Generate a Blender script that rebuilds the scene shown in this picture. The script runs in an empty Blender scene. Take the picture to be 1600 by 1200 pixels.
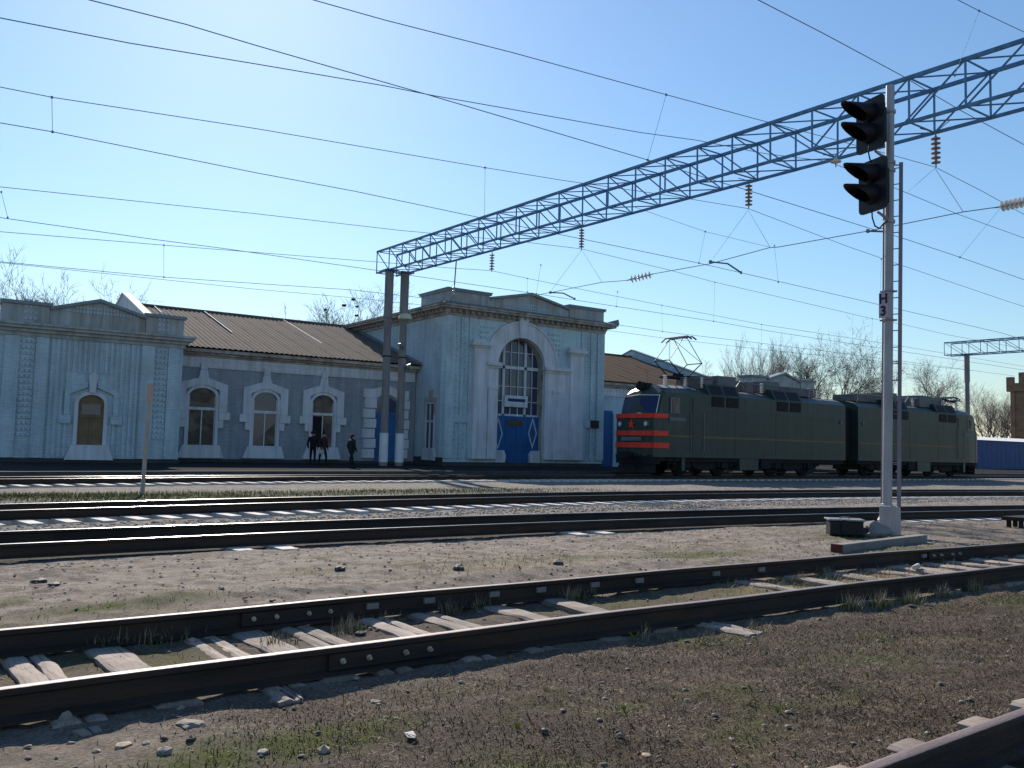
import bpy, bmesh, math, random
import numpy as np
from mathutils import Vector, Matrix
random.seed(7); RNG = np.random.default_rng(11)
SC = bpy.context.scene
COL = SC.collection

# ------------------------------------------------------------------ camera, sky, sun, exposure
F_PX = 1366.6                       # focal length for a 1600 px wide picture
YAW, PITCH, ROLL, CAM_H = 0.96087, 0.07211, 0.02422, 1.322
SUN_AZ, SUN_EL = math.radians(73.3), math.radians(32.5)     # azimuth from +X towards +Y
_f = Vector((math.cos(YAW)*math.cos(PITCH), math.sin(YAW)*math.cos(PITCH), math.sin(PITCH)))
_r0 = Vector((math.sin(YAW), -math.cos(YAW), 0)); _u0 = _r0.cross(_f)
_r = math.cos(ROLL)*_r0 + math.sin(ROLL)*_u0
_u = -math.sin(ROLL)*_r0 + math.cos(ROLL)*_u0
CAM = Vector((0, 0, CAM_H))
cd = bpy.data.cameras.new('camera'); co = bpy.data.objects.new('camera', cd); COL.objects.link(co)
M3 = Matrix((_r, _u, -_f)).transposed()
co.matrix_world = Matrix.Translation(CAM) @ M3.to_4x4()
cd.sensor_width = 36; cd.lens = F_PX*36/1600; cd.clip_start = .05; cd.clip_end = 4000
SC.camera = co

w = bpy.data.worlds.new('World'); SC.world = w; w.use_nodes = True
nt = w.node_tree; bg = nt.nodes['Background']
sky = nt.nodes.new('ShaderNodeTexSky'); sky.sky_type = 'NISHITA'; sky.sun_disc = False
sky.sun_elevation = SUN_EL; sky.sun_rotation = math.pi/2 - SUN_AZ
sky.air_density = 1.4; sky.dust_density = 0.27; sky.ozone_density = 7.5; sky.altitude = 60
tn = nt.nodes.new('ShaderNodeMix'); tn.data_type = 'RGBA'; tn.blend_type = 'MULTIPLY'; tn.inputs[0].default_value = 1; tn.inputs[7].default_value = (1.05,1.03,.99,1)
nt.links.new(sky.outputs[0], tn.inputs[6]); nt.links.new(tn.outputs[2], bg.inputs[0]); bg.inputs[1].default_value = 0.098
sl = bpy.data.lights.new('sun', 'SUN'); sl.energy = 5.0; sl.angle = math.radians(.53); sl.color = (1, .905, .78)
so = bpy.data.objects.new('sun', sl); COL.objects.link(so)
sd = Vector((math.cos(SUN_AZ)*math.cos(SUN_EL), math.sin(SUN_AZ)*math.cos(SUN_EL), math.sin(SUN_EL)))
so.rotation_euler = sd.to_track_quat('Z', 'Y').to_euler(); so.location = (0, 0, 40)
vs = SC.view_settings; vs.view_transform = 'Standard'; vs.look = 'None'; vs.gamma = 1; vs.use_curve_mapping = False
vs.exposure = 0.45

# ------------------------------------------------------------------ survey helpers: a sight line of the photo cut with a real plane
def ray(x, y): return _f + _r*((x-800)/F_PX) - _u*((y-600)/F_PX)
def PY(x, y, Y): d = ray(x, y); return CAM + d*(Y/d.y)
def PZ(x, y, Z): d = ray(x, y); return CAM + d*((Z-CAM_H)/d.z)
def PX(x, y, X): d = ray(x, y); return CAM + d*(X/d.x)

# ------------------------------------------------------------------ mesh helpers
class MB:
    def __init__(s): s.v = []; s.f = []; s.m = []; s.mi = 0
    def add(s, vs, fs):
        n = len(s.v); s.v += [tuple(p) for p in vs]; s.f += [tuple(i+n for i in f) for f in fs]; s.m += [s.mi]*len(fs); return s
    def box(s, x0, x1, y0, y1, z0, z1):
        return s.add([(x0,y0,z0),(x1,y0,z0),(x1,y1,z0),(x0,y1,z0),(x0,y0,z1),(x1,y0,z1),(x1,y1,z1),(x0,y1,z1)],
              [(3,2,1,0),(4,5,6,7),(0,1,5,4),(1,2,6,5),(2,3,7,6),(3,0,4,7)])
    def bar(s, p, q, w, h=None, up=(0,0,1)):                     # rectangular bar from p to q
        p = Vector(p); q = Vector(q); h = h or w; d = (q-p).normalized(); u = Vector(up)
        if abs(d.dot(u)) > .98: u = Vector((1,0,0))
        a = d.cross(u).normalized(); b = a.cross(d)
        c = [(-1,-1),(1,-1),(1,1),(-1,1)]
        return s.add([p+a*(i*w/2)+b*(j*h/2) for i,j in c]+[q+a*(i*w/2)+b*(j*h/2) for i,j in c],
              [(3,2,1,0),(4,5,6,7),(0,1,5,4),(1,2,6,5),(2,3,7,6),(3,0,4,7)])
    def tube(s, pts, r, n=6, r1=None, cap=True):
        pts = [Vector(p) for p in pts]; N = len(pts); rings = []
        for i, p in enumerate(pts):
            d = (pts[min(i+1,N-1)]-pts[max(i-1,0)]).normalized()
            u = Vector((0,0,1)) if abs(d.z) < .95 else Vector((1,0,0))
            a = d.cross(u).normalized(); b = a.cross(d)
            R = r if r1 is None else r+(r1-r)*i/(N-1)
            rings += [p+(a*math.cos(2*math.pi*k/n)+b*math.sin(2*math.pi*k/n))*R for k in range(n)]
        fs = [(i*n+k, i*n+(k+1)%n, (i+1)*n+(k+1)%n, (i+1)*n+k) for i in range(N-1) for k in range(n)]
        if cap: fs += [tuple(range(n-1,-1,-1)), tuple((N-1)*n+k for k in range(n))]
        return s.add(rings, fs)
    def lathe(s, c, prof, n=10, axis=(0,0,1)):                   # prof: (radius, offset along axis)
        ax = Vector(axis).normalized(); t = Vector((0,0,1)) if abs(ax.z) < .9 else Vector((1,0,0))
        a = ax.cross(t).normalized(); b = ax.cross(a); c = Vector(c)
        vs_ = [c+ax*o+(a*math.cos(2*math.pi*k/n)+b*math.sin(2*math.pi*k/n))*r for r,o in prof for k in range(n)]
        P = len(prof)
        fs = [(i*n+k, i*n+(k+1)%n, (i+1)*n+(k+1)%n, (i+1)*n+k) for i in range(P-1) for k in range(n)]
        fs += [tuple(range(n-1,-1,-1)), tuple((P-1)*n+k for k in range(n))]
        return s.add(vs_, fs)
    def prismY(s, poly, y0, y1):                                 # polygon of (x,z), extruded along y
        n = len(poly)
        ar = sum(poly[i][0]*poly[(i+1)%n][1]-poly[(i+1)%n][0]*poly[i][1] for i in range(n))
        if ar < 0: poly = poly[::-1]
        return s.add([(x,y0,z) for x,z in poly]+[(x,y1,z) for x,z in poly],
              [tuple(range(n)), tuple(range(2*n-1,n-1,-1))]+[(i,i+n,(i+1)%n+n,(i+1)%n) for i in range(n)])
    def prismX(s, poly, x0, x1):                                 # polygon of (y,z), extruded along x
        n = len(poly)
        return s.add([(x0,y,z) for y,z in poly]+[(x1,y,z) for y,z in poly],
              [tuple(range(n)), tuple(range(2*n-1,n-1,-1))]+[(i,i+n,(i+1)%n+n,(i+1)%n) for i in range(n)])
    def stripY(s, outer, inner, y0, y1):                         # band between two open polylines of (x,z), extruded along y
        n = len(outer)
        for i in range(n-1): s.prismY([outer[i],outer[i+1],inner[i+1],inner[i]], y0, y1)
        return s
    def mesh(s, name, off=(0,0,0), mats=()):
        me = bpy.data.meshes.new(name); o = Vector(off)
        me.from_pydata([(p[0]-o.x,p[1]-o.y,p[2]-o.z) for p in s.v], [], s.f)
        for m in mats: me.materials.append(m)
        if len(mats) > 1: me.polygons.foreach_set('material_index', s.m)
        bm = bmesh.new(); bm.from_mesh(me); bmesh.ops.recalc_face_normals(bm, faces=bm.faces); bm.to_mesh(me); bm.free()
        me.update(); return me
ORG = {}
def thing(name, label, cat, loc, group=None, kind=None):
    o = bpy.data.objects.new(name, None); COL.objects.link(o); o.location = loc; o.empty_display_size = .2
    o['label'] = label; o['category'] = cat
    if group: o['group'] = group
    if kind: o['kind'] = kind
    ORG[o.name] = Vector(loc); return o
def tag(o, label=None, cat=None, group=None, kind=None):
    if label: o['label'] = label
    if cat: o['category'] = cat
    if group: o['group'] = group
    if kind: o['kind'] = kind
    return o
def smooth(me, ang=40):
    me.polygons.foreach_set('use_smooth', [True]*len(me.polygons))
    try: me.set_sharp_from_angle(angle=math.radians(ang))
    except Exception: pass
def part(name, mb, mt, parent=None, sm=0, bev=0, label=None, kind=None, org=None):
    mats = mt if isinstance(mt, (list, tuple)) else (mt,)
    off = Vector(org) if org is not None else (ORG[parent.name] if parent else Vector((0,0,0)))
    me = mb.mesh(name, off, mats)
    if sm: smooth(me, sm)
    o = bpy.data.objects.new(name, me); COL.objects.link(o)
    if parent:
        o.parent = parent; o.location = off-ORG[parent.name]
    else: o.location = off
    ORG[o.name] = off
    if bev:
        b = o.modifiers.new('bevel', 'BEVEL'); b.width = bev; b.segments = 2; b.limit_method = 'ANGLE'
    if label: o['label'] = label
    if kind: o['kind'] = kind
    return o
def inst(name, me, parent, loc, rot=(0,0,0), sc=(1,1,1), kind=None):   # one more piece that shares a mesh; loc in world
    o = bpy.data.objects.new(name, me); COL.objects.link(o); o.parent = parent
    o.location = Vector(loc)-(ORG[parent.name] if parent else Vector((0,0,0))); o.rotation_euler = rot; o.scale = sc
    ORG[o.name] = Vector(loc)
    if kind: o['kind'] = kind
    return o
def numesh(name, V, Fq, mats, parent=None, attr=None, org=(0,0,0)):    # numpy verts, equal-length faces
    me = bpy.data.meshes.new(name); V = np.asarray(V, np.float32)-np.asarray(org, np.float32); Fq = np.asarray(Fq, np.int32); k = Fq.shape[1]
    me.vertices.add(len(V)); me.vertices.foreach_set('co', V.ravel())
    me.loops.add(Fq.size); me.loops.foreach_set('vertex_index', Fq.ravel())
    me.polygons.add(len(Fq)); me.polygons.foreach_set('loop_start', np.arange(0, Fq.size, k, dtype=np.int32))
    me.polygons.foreach_set('loop_total', np.full(len(Fq), k, np.int32))
    for m in mats: me.materials.append(m)
    if attr:
        for an, av in attr.items():
            a = me.attributes.new(an, 'FLOAT', 'POINT'); a.data.foreach_set('value', np.asarray(av, np.float32))
    me.update(calc_edges=True); me.validate()
    o = bpy.data.objects.new(name, me); COL.objects.link(o)
    if parent: o.parent = parent
    o.location = Vector(org)-(ORG[parent.name] if parent else Vector((0,0,0))); ORG[o.name] = Vector(org)
    return o

# ------------------------------------------------------------------ materials
def mat(name, c, rough=.8, var=.18, scale=3.0, bump=.25, bscale=40, metal=0, spec=.3, c2=None, s2=1.2, t2=.55, w2=.12, stretch=(1,1,1), extra=None, streak=0):
    m = bpy.data.materials.new(name); m.use_nodes = True; n = m.node_tree.nodes; L = m.node_tree.links; b = n['Principled BSDF']
    tc = n.new('ShaderNodeTexCoord'); mp = n.new('ShaderNodeMapping'); mp.inputs['Scale'].default_value = stretch
    L.new(tc.outputs['Object'], mp.inputs[0]); vec = mp.outputs[0]
    def noise(s, det=5):
        t = n.new('ShaderNodeTexNoise'); t.inputs['Scale'].default_value = s; t.inputs['Detail'].default_value = det; L.new(vec, t.inputs['Vector']); return t
    def ramp(fac, a, bb, p0=.3, p1=.7):
        r = n.new('ShaderNodeValToRGB'); r.color_ramp.elements[0].position = p0; r.color_ramp.elements[1].position = p1
        r.color_ramp.elements[0].color = (*a,1); r.color_ramp.elements[1].color = (*bb,1); L.new(fac, r.inputs[0]); return r
    col = ramp(noise(scale).outputs['Fac'], [x*(1-var) for x in c], [min(1,x*(1+var)) for x in c]).outputs[0]
    def mix(a, bcol, fac):
        x = n.new('ShaderNodeMix'); x.data_type = 'RGBA'; L.new(fac, x.inputs[0]); L.new(a, x.inputs[6])
        if isinstance(bcol, tuple): x.inputs[7].default_value = (*bcol,1)
        else: L.new(bcol, x.inputs[7])
        return x.outputs[2]
    if c2: col = mix(col, tuple(c2), ramp(noise(s2, 8).outputs['Fac'], (0,0,0), (1,1,1), t2-w2, t2+w2).outputs[0])
    if streak:
        m2 = n.new('ShaderNodeMapping'); m2.inputs['Scale'].default_value = (2.2,2.2,.16); L.new(tc.outputs['Object'], m2.inputs[0])
        t_ = n.new('ShaderNodeTexNoise'); t_.inputs['Scale'].default_value = 1.6; t_.inputs['Detail'].default_value = 7; t_.inputs['Roughness'].default_value = .65; L.new(m2.outputs[0], t_.inputs['Vector'])
        x_ = n.new('ShaderNodeMix'); x_.data_type = 'RGBA'; x_.blend_type = 'MULTIPLY'; x_.inputs[0].default_value = 1; L.new(col, x_.inputs[6]); L.new(ramp(t_.outputs['Fac'], (1-streak,1-streak*1.05,1-streak*1.15), (1.04,1.03,1.02), .36, .58).outputs[0], x_.inputs[7]); col = x_.outputs[2]
    hgt = noise(bscale, 6).outputs['Fac']
    if extra: col, hgt = extra(n, L, vec, col, hgt, mix, ramp, noise)
    L.new(col, b.inputs['Base Color'])
    b.inputs['Roughness'].default_value = rough; b.inputs['Metallic'].default_value = metal; b.inputs['Specular IOR Level'].default_value = spec
    if bump:
        bp = n.new('ShaderNodeBump'); bp.inputs['Strength'].default_value = bump; bp.inputs['Distance'].default_value = .02
        L.new(hgt, bp.inputs['Height']); L.new(bp.outputs[0], b.inputs['Normal'])
    return m
def bricks(axis, bw=.26, bh=.078, dark=.82):
    def ex(n, L, vec, col, hgt, mix, ramp, noise):
        sp = n.new('ShaderNodeSeparateXYZ'); L.new(vec, sp.inputs[0]); cb = n.new('ShaderNodeCombineXYZ')
        L.new(sp.outputs['X' if axis == 'X' else 'Y'], cb.inputs[0]); L.new(sp.outputs['Z'], cb.inputs[1])
        t = n.new('ShaderNodeTexBrick'); L.new(cb.outputs[0], t.inputs[0])
        t.inputs['Scale'].default_value = 1; t.inputs['Brick Width'].default_value = bw; t.inputs['Row Height'].default_value = bh
        t.inputs['Mortar Size'].default_value = .009; t.inputs['Mortar Smooth'].default_value = .3
        t.inputs['Color1'].default_value = (1,1,1,1); t.inputs['Color2'].default_value = (.86,.86,.86,1); t.inputs['Mortar'].default_value = (dark-.1,)*3+(1,)
        x = n.new('ShaderNodeMix'); x.data_type = 'RGBA'; x.blend_type = 'MULTIPLY'; x.inputs[0].default_value = 1
        L.new(col, x.inputs[6]); L.new(t.outputs['Color'], x.inputs[7])
        iv = n.new('ShaderNodeMath'); iv.operation = 'SUBTRACT'; iv.inputs[0].default_value = 1; L.new(t.outputs['Fac'], iv.inputs[1])
        ad = n.new('ShaderNodeMath'); ad.operation = 'MULTIPLY_ADD'; L.new(hgt, ad.inputs[0]); ad.inputs[1].default_value = .35; L.new(iv.outputs[0], ad.inputs[2])
        return x.outputs[2], ad.outputs[0]
    return ex
M = {}
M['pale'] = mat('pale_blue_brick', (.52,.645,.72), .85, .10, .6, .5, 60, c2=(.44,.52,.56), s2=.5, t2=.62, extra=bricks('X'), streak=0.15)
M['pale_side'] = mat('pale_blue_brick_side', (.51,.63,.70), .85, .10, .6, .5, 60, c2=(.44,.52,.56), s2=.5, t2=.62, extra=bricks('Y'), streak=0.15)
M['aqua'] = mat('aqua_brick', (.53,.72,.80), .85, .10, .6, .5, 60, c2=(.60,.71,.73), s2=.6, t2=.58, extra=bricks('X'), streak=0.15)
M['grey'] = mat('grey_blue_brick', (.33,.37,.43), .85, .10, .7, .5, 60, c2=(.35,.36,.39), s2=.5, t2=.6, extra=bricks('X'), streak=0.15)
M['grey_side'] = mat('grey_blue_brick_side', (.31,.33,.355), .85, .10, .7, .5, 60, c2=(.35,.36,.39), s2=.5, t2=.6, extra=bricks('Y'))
M['white'] = mat('white_painted_plaster', (.60,.63,.69), .8, .07, 1.2, .25, 50, c2=(.54,.54,.53), s2=.8, t2=.66, streak=0.2)
M['cream'] = mat('peeling_cream_plaster', (.45,.43,.40), .85, .12, 1.5, .4, 30, c2=(.25,.20,.17), s2=1.3, t2=.60, streak=0.35)
M['attic'] = mat('weathered_blue_grey_plaster', (.38,.42,.43), .85, .12, .8, .4, 40, c2=(.38,.35,.31), s2=.7, t2=.58, streak=0.3)
M['flash'] = mat('grey_sheet_flashing', (.20,.235,.26), .5, .12, 2, .2, 20, metal=.3)
M['plinth'] = mat('dark_plinth_render', (.05,.055,.06), .9, .2, 2, .4, 30)
M['glass'] = mat('dark_window_glass', (.045,.062,.11), .08, .1, 2, .03, 3, spec=.5)
M['board'] = mat('ochre_window_board', (.20,.135,.075), .8, .2, 2, .3, 30, c2=(.13,.11,.09), s2=3, t2=.6)
M['curtain'] = mat('brown_window_drape', (.10,.075,.06), .85, .3, 2.5, .3, 12, c2=(.22,.17,.12), s2=1.6, t2=.57)
M['door'] = mat('blue_door_paint', (.010,.10,.30), .45, .12, 1.5, .15, 30, spec=.4, streak=0.2)
M['brass'] = mat('dull_bronze_plate', (.09,.075,.05), .5, .2, 9, .3, 40)
M['black'] = mat('black_plate', (.015,.016,.018), .5, .2, 6, .2, 30)
M['roof'] = mat('weathered_asbestos_sheet', (.155,.130,.114), .95, .16, .8, .35, 45, c2=(.105,.086,.074), s2=.9, t2=.55, spec=.06, stretch=(1,.35,.35))
M['roofbrown'] = mat('rust_brown_sheet_roof', (.12,.082,.058), .9, .16, .7, .3, 40, c2=(.085,.055,.04), s2=.8, t2=.55, spec=.06)
M['asphalt'] = mat('old_asphalt', (.028,.029,.031), 1.0, .18, 1.1, .5, 60, c2=(.040,.039,.037), s2=.5, t2=.55, spec=.02)  # darkened to stand in for the building shadow that stops short
M['rail_side'] = mat('rusty_rail_steel', (.030,.022,.019), .75, .35, 5, .4, 60, c2=(.055,.032,.022), s2=6, t2=.58, stretch=(.25,1,1))
M['rail_top'] = mat('polished_rail_head', (.42,.42,.43), .27, .10, 8, .05, 60, metal=1, stretch=(.1,1,1))
M['rail_worn'] = mat('worn_rail_head', (.19,.17,.18), .62, .2, 6, .15, 60, metal=.6, c2=(.16,.12,.10), s2=5, t2=.62, stretch=(.2,1,1))
M['rail_rust'] = mat('rusted_rail_head', (.17,.13,.125), .6, .2, 6, .2, 60, metal=.4, stretch=(.3,1,1))
def grain(n, L, vec, col, hgt, mix, ramp, noise):
    mp = n.new('ShaderNodeMapping'); mp.inputs['Scale'].default_value = (1,.07,.6); L.new(vec, mp.inputs[0])
    t = n.new('ShaderNodeTexNoise'); t.inputs['Scale'].default_value = 38; t.inputs['Detail'].default_value = 7; t.inputs['Roughness'].default_value = .7; L.new(mp.outputs[0], t.inputs['Vector'])
    oi = n.new('ShaderNodeObjectInfo'); mr = n.new('ShaderNodeMapRange'); L.new(oi.outputs['Random'], mr.inputs[0]); mr.inputs[3].default_value = .72; mr.inputs[4].default_value = 1.12
    c3_ = mix(col, (.10,.08,.065), ramp(t.outputs['Fac'], (.85,)*3, (0,)*3, .33, .50).outputs[0])
    x = n.new('ShaderNodeMix'); x.data_type = 'RGBA'; x.blend_type = 'MULTIPLY'; x.inputs[0].default_value = 1; L.new(c3_, x.inputs[6]); L.new(mr.outputs[0], x.inputs[7])
    return x.outputs[2], t.outputs['Fac']
M['wood'] = mat('bleached_sleeper_wood', (.36,.30,.26), .85, .2, 3, .6, 40, c2=(.24,.19,.16), s2=4, t2=.58, extra=grain)
M['sleeper'] = mat('concrete_sleeper', (.56,.53,.50), .85, .12, 3, .35, 50, c2=(.40,.37,.35), s2=2.5, t2=.62)
M['stone'] = mat('grey_stone', (.26,.225,.195), .85, .25, 6, .5, 30, c2=(.20,.18,.17), s2=5, t2=.55)
M['stone_tan'] = mat('tan_stone', (.34,.27,.20), .85, .25, 6, .5, 30)
M['stone_dark'] = mat('dark_slag_stone', (.05,.048,.05), .7, .3, 8, .5, 30)
M['concrete'] = mat('weathered_concrete', (.22,.21,.20), .85, .14, 2, .4, 40, c2=(.14,.13,.125), s2=2, t2=.6)
M['post'] = mat('post_concrete', (.23,.22,.22), .85, .14, 1.5, .3, 40, stretch=(1,1,.3), c2=(.15,.145,.15), s2=1.6, t2=.6)  # plain concrete grey of the posts with random blotches
M['whitewash'] = mat('whitewashed_concrete', (.68,.68,.70), .8, .08, 2, .2, 40)
M['truss'] = mat('blue_truss_paint', (.085,.22,.40), .55, .2, 5, .1, 40, spec=.4, streak=0.25)
M['mast'] = mat('silver_mast_paint', (.36,.36,.39), .45, .08, 2.5, .12, 50, metal=.25, c2=(.28,.26,.28), s2=2.2, t2=.62, stretch=(1,1,.4), streak=0.2)
M['ladder'] = mat('grey_mauve_ladder_paint', (.22,.19,.23), .5, .12, 4, .1, 50, metal=.2)
M['black_signal'] = mat('black_signal_enamel', (.008,.009,.014), .55, .25, 5, .12, 40)
M['lens'] = mat('unlit_signal_lens', (.045,.035,.035), .15, .2, 20, .1, 40, spec=.5)
M['plate'] = mat('white_number_plate', (.42,.36,.43), .6, .08, 6, .1, 60)
M['print'] = mat('black_sign_print', (.02,.015,.03), .6, .1, 6, 0)
M['wire'] = mat('oxidised_copper_wire', (.18,.25,.31), .55, .2, 8, 0, metal=.5)
M['steel'] = mat('galvanised_steel', (.20,.21,.22), .5, .2, 8, .1, 40, metal=.6)
M['porcelain'] = mat('brown_insulator_glaze', (.30,.23,.20), .12, .2, 12, .02, 30, spec=.6)
M['porcelain_w'] = mat('pale_insulator_glass', (.66,.62,.58), .10, .12, 12, .02, 30, spec=.6)
M['loco'] = mat('dark_green_loco_paint', (.022,.045,.038), .42, .14, 1.0, .08, 12, c2=(.028,.046,.04), s2=1.3, t2=.58, spec=.45, streak=0.3)
M['loco_roof'] = mat('dusty_loco_roof', (.10,.10,.11), .6, .2, 1.5, .2, 25, c2=(.16,.15,.14), s2=2, t2=.6)
M['loco_cabroof'] = mat('pale_cab_roof', (.40,.38,.37), .55, .14, 2, .15, 25, c2=(.30,.28,.27), s2=2, t2=.6)
M['loco_dark'] = mat('grimy_bogie', (.012,.012,.014), .8, .3, 4, .4, 30)
M['loco_kit'] = mat('grey_roof_gear', (.13,.135,.145), .6, .2, 4, .2, 30)
M['red'] = mat('orange_red_paint', (.78,.050,.030), .5, .06, 4, .05, 40, streak=0.15)
M['stripe'] = mat('yellow_brown_stripe', (.17,.115,.035), .55, .1, 4, .05, 40)
M['louvre'] = mat('black_louvre', (.008,.008,.010), .6, .2, 8, .2, 40)
M['panto'] = mat('blue_pantograph_steel', (.035,.07,.13), .5, .2, 8, .1, 40, metal=.2)
M['blue_reflect_sign'] = mat('blue_reflection_and_sign_paint', (.012,.022,.10), .5, .12, 4, .2, 12)  # painted reflection on the windscreen, plain dark blue on the sign band
M['bluefence'] = mat('ultramarine_sheet', (.012,.065,.23), .5, .12, 1.2, .2, 20, streak=0.25)
M['tower'] = mat('brown_brick_tower', (.27,.175,.115), .85, .16, .7, .5, 30, c2=(.20,.12,.08), s2=1, t2=.55, extra=bricks('X', .5, .2))
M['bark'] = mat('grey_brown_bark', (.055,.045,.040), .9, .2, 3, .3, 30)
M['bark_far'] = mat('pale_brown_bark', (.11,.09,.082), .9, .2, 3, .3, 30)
M['nest'] = mat('nest_twigs', (.03,.025,.022), .9, .3, 20, .5, 50)
M['skin'] = mat('skin', (.42,.27,.20), .6, .1, 10, .05, 60)
M['coat_black'] = mat('black_coat', (.012,.013,.017), .85, .2, 8, .2, 60)
M['coat_maroon'] = mat('maroon_jacket', (.045,.012,.022), .8, .2, 8, .2, 60)
M['coat_green'] = mat('dark_green_coat', (.014,.020,.018), .85, .2, 8, .2, 60)
M['trousers'] = mat('dark_trousers', (.010,.011,.016), .85, .2, 8, .2, 60)
M['bag'] = mat('pale_bag', (.40,.38,.36), .7, .1, 8, .1, 60)
M['rustred'] = mat('rust_red_end', (.10,.025,.02), .8, .2, 8, .3, 40)
M['pinkpaint'] = mat('faded_red_paint', (.42,.22,.20), .8, .2, 5, .3, 40)
M['marker'] = mat('white_marker_paint', (.34,.30,.27), .7, .12, 4, .15, 40)
M['marker_top'] = mat('faded_pink_marker', (.42,.30,.27), .7, .12, 8, .15, 40)
M['lamp'] = mat('lamp_shell', (.55,.55,.42), .4, .1, 8, .05, 40)
M['paper'] = mat('crumpled_paper', (.5,.48,.46), .8, .1, 20, .3, 60)
def veg(name, c, var=.35):
    return mat(name, c, .8, var, 14, 0, spec=.2)
M['grass_green'] = veg('green_grass', (.095,.115,.030)); M['grass_dry'] = veg('dry_straw', (.34,.275,.18)); M['grass_brown'] = veg('dead_stalks', (.11,.085,.055))
M['sprout'] = veg('yellow_green_leaf', (.22,.26,.03))

# ------------------------------------------------------------------ track alignments (near rail centre, top of rail z = 0), spacing 1.595 m
G = 1.595
def trackY(i, x):
    x = np.asarray(x, float)
    if i == 0: return .62+.045*(x-3)
    if i == 1: xx = np.clip(x, -8, 17); return 5.306+.0535*xx-.00376*xx*xx + (x-xx)*(.0535-.00752*xx)
    if i == 2: xx = np.clip(x, -3, 30); return 12.273+.0798*xx-.00489*xx*xx + (x-xx)*(.0798-.00978*xx)
    if i == 3: xx = np.clip(x, -3, 42); return 17.548+.1893*xx-.00486*xx*xx + (x-xx)*(.1893-.00972*xx)
    xx = np.clip(x, -4, 33); return 33.75-.0035*(33-xx)**2 + (x-xx)*.007*(33-xx)
def tdir(i, x): return math.atan2(float(trackY(i, x+.05)-trackY(i, x-.05)), .1)

# ------------------------------------------------------------------ ground
def vnoise(x, y, s, seed):
    r = np.random.default_rng(seed); T = r.random((256,256)); x = x*s; y = y*s
    i = np.floor(x).astype(int); j = np.floor(y).astype(int); fx = x-i; fy = y-j; fx = fx*fx*(3-2*fx); fy = fy*fy*(3-2*fy)
    a = T[i%256,j%256]; b = T[(i+1)%256,j%256]; c = T[i%256,(j+1)%256]; d = T[(i+1)%256,(j+1)%256]
    return (a*(1-fx)+b*fx)*(1-fy)+(c*(1-fx)+d*fx)*fy-.5
def fbm(x, y, s, seed, n=4):
    return sum(vnoise(x, y, s*2**k, seed+k)*.5**k for k in range(n))
def bump_at(x, y, cx, cy, rx, ry): return np.exp(-((x-cx)/rx)**2-((y-cy)/ry)**2)
def ground_z(x, y):
    x = np.asarray(x, float); y = np.asarray(y, float)
    z = -.205+.05*fbm(x, y, .5, 3)+.030*fbm(x, y, 2.6, 9)+.018*fbm(x, y, 9, 21, 3)
    t1 = trackY(1, x); t2 = trackY(2, x); t3 = trackY(3, x)
    mid = np.clip((y-t1-2.1)/.8, 0, 1)*np.clip((t2-.9-y)/.7, 0, 1); z += .07*mid*(1+.8*fbm(x, y, .7, 31))*(1-.95*np.clip(1.6*bump_at(x, y, 14.6, 9.4, 2.6, 1.6), 0, 1))
    ins1 = np.clip((y-t1+.1)/.2, 0, 1)*np.clip((t1+1.7-y)/.2, 0, 1); z += -.012*ins1
    z += .05*bump_at(x, y, 1.5, 4.4, 1.6, .35)*1
    for t, lo, hi in ((t1, -.25, 1.85), (t2, -.5, 2.3), (t3, -.72, 2.6)):      # keep clear of rail heads
        m = np.clip((y-t-lo)/.25, 0, 1)*np.clip((t+hi-y)/.25, 0, 1); cap = -.185 if t is t1 else (-.30 if t is t3 else -.215)
        z = np.where(m > 0, z*(1-m)+np.minimum(z, cap)*m, z)
    far = np.clip((y-24)/3, 0, 1); z = z*(1-far)-.22*far
    t4_ = trackY(4, x); m = np.clip((y-t4_+1.0)/.3, 0, 1); z = z*(1-m)-.32*m
    return z
xs = np.concatenate([-np.geomspace(900, 9, 22), np.arange(-8, 0, .25), np.arange(0, 14, .055), np.arange(14, 30, .11), np.arange(30, 62, .5), np.geomspace(62, 1500, 30)])
ys = np.concatenate([-np.geomspace(300, 2, 12), np.arange(-1.5, 2, .25), np.arange(2, 11.5, .055), np.arange(11.5, 24, .12), np.arange(24, 40, .8), np.geomspace(41, 1800, 28)])
GX, GY = np.meshgrid(xs, ys, indexing='ij'); GZ = ground_z(GX, GY)
nx, ny = GX.shape; idx = np.arange(nx*ny).reshape(nx, ny)
FQ = np.stack([idx[:-1,:-1], idx[1:,:-1], idx[1:,1:], idx[:-1,1:]], -1).reshape(-1, 4)
GREENS = [(PZ(a, b, -.2), rx, ry, s) for a, b, rx, ry, s in [(60,775,5,1.0,.9),(250,778,5,.8,.7),(640,768,4,.9,.5),(1090,872,1.1,.35,1),(1030,862,.5,.2,.6),(900,878,.7,.25,.8),(1320,838,.7,.5,.8),
   (1420,862,1.4,.35,.9),(980,945,.7,.35,.6),(520,1150,.30,.14,1),(420,1180,.5,.15,.8),(330,1185,.4,.2,.8),(590,1140,.3,.12,.5),(975,1108,.2,.08,.8),(1590,940,.5,.3,1),(270,950,.7,.25,.6),(110,970,.5,.2,.5),
   (240,1030,.35,.25,.8),(120,1025,.3,.2,.6),(1360,1030,.6,.25,.5),(1180,1130,.4,.2,.4),(840,1195,.35,.12,.6),(1300,1090,.35,.12,.5),(700,1080,.4,.12,.3),(1580,855,1.2,.5,.6),(170,965,.5,.15,.5),(470,905,.5,.2,.4)]]
DRY = [(PZ(a, b, -.2), rx, ry, s) for a, b, rx, ry, s in [(1300,905,1.6,.45,1),(1440,900,1.5,.4,.8),(1250,915,.8,.3,.6),(790,895,1.0,.4,.5),(1500,870,1.5,.4,.6)]]
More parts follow.
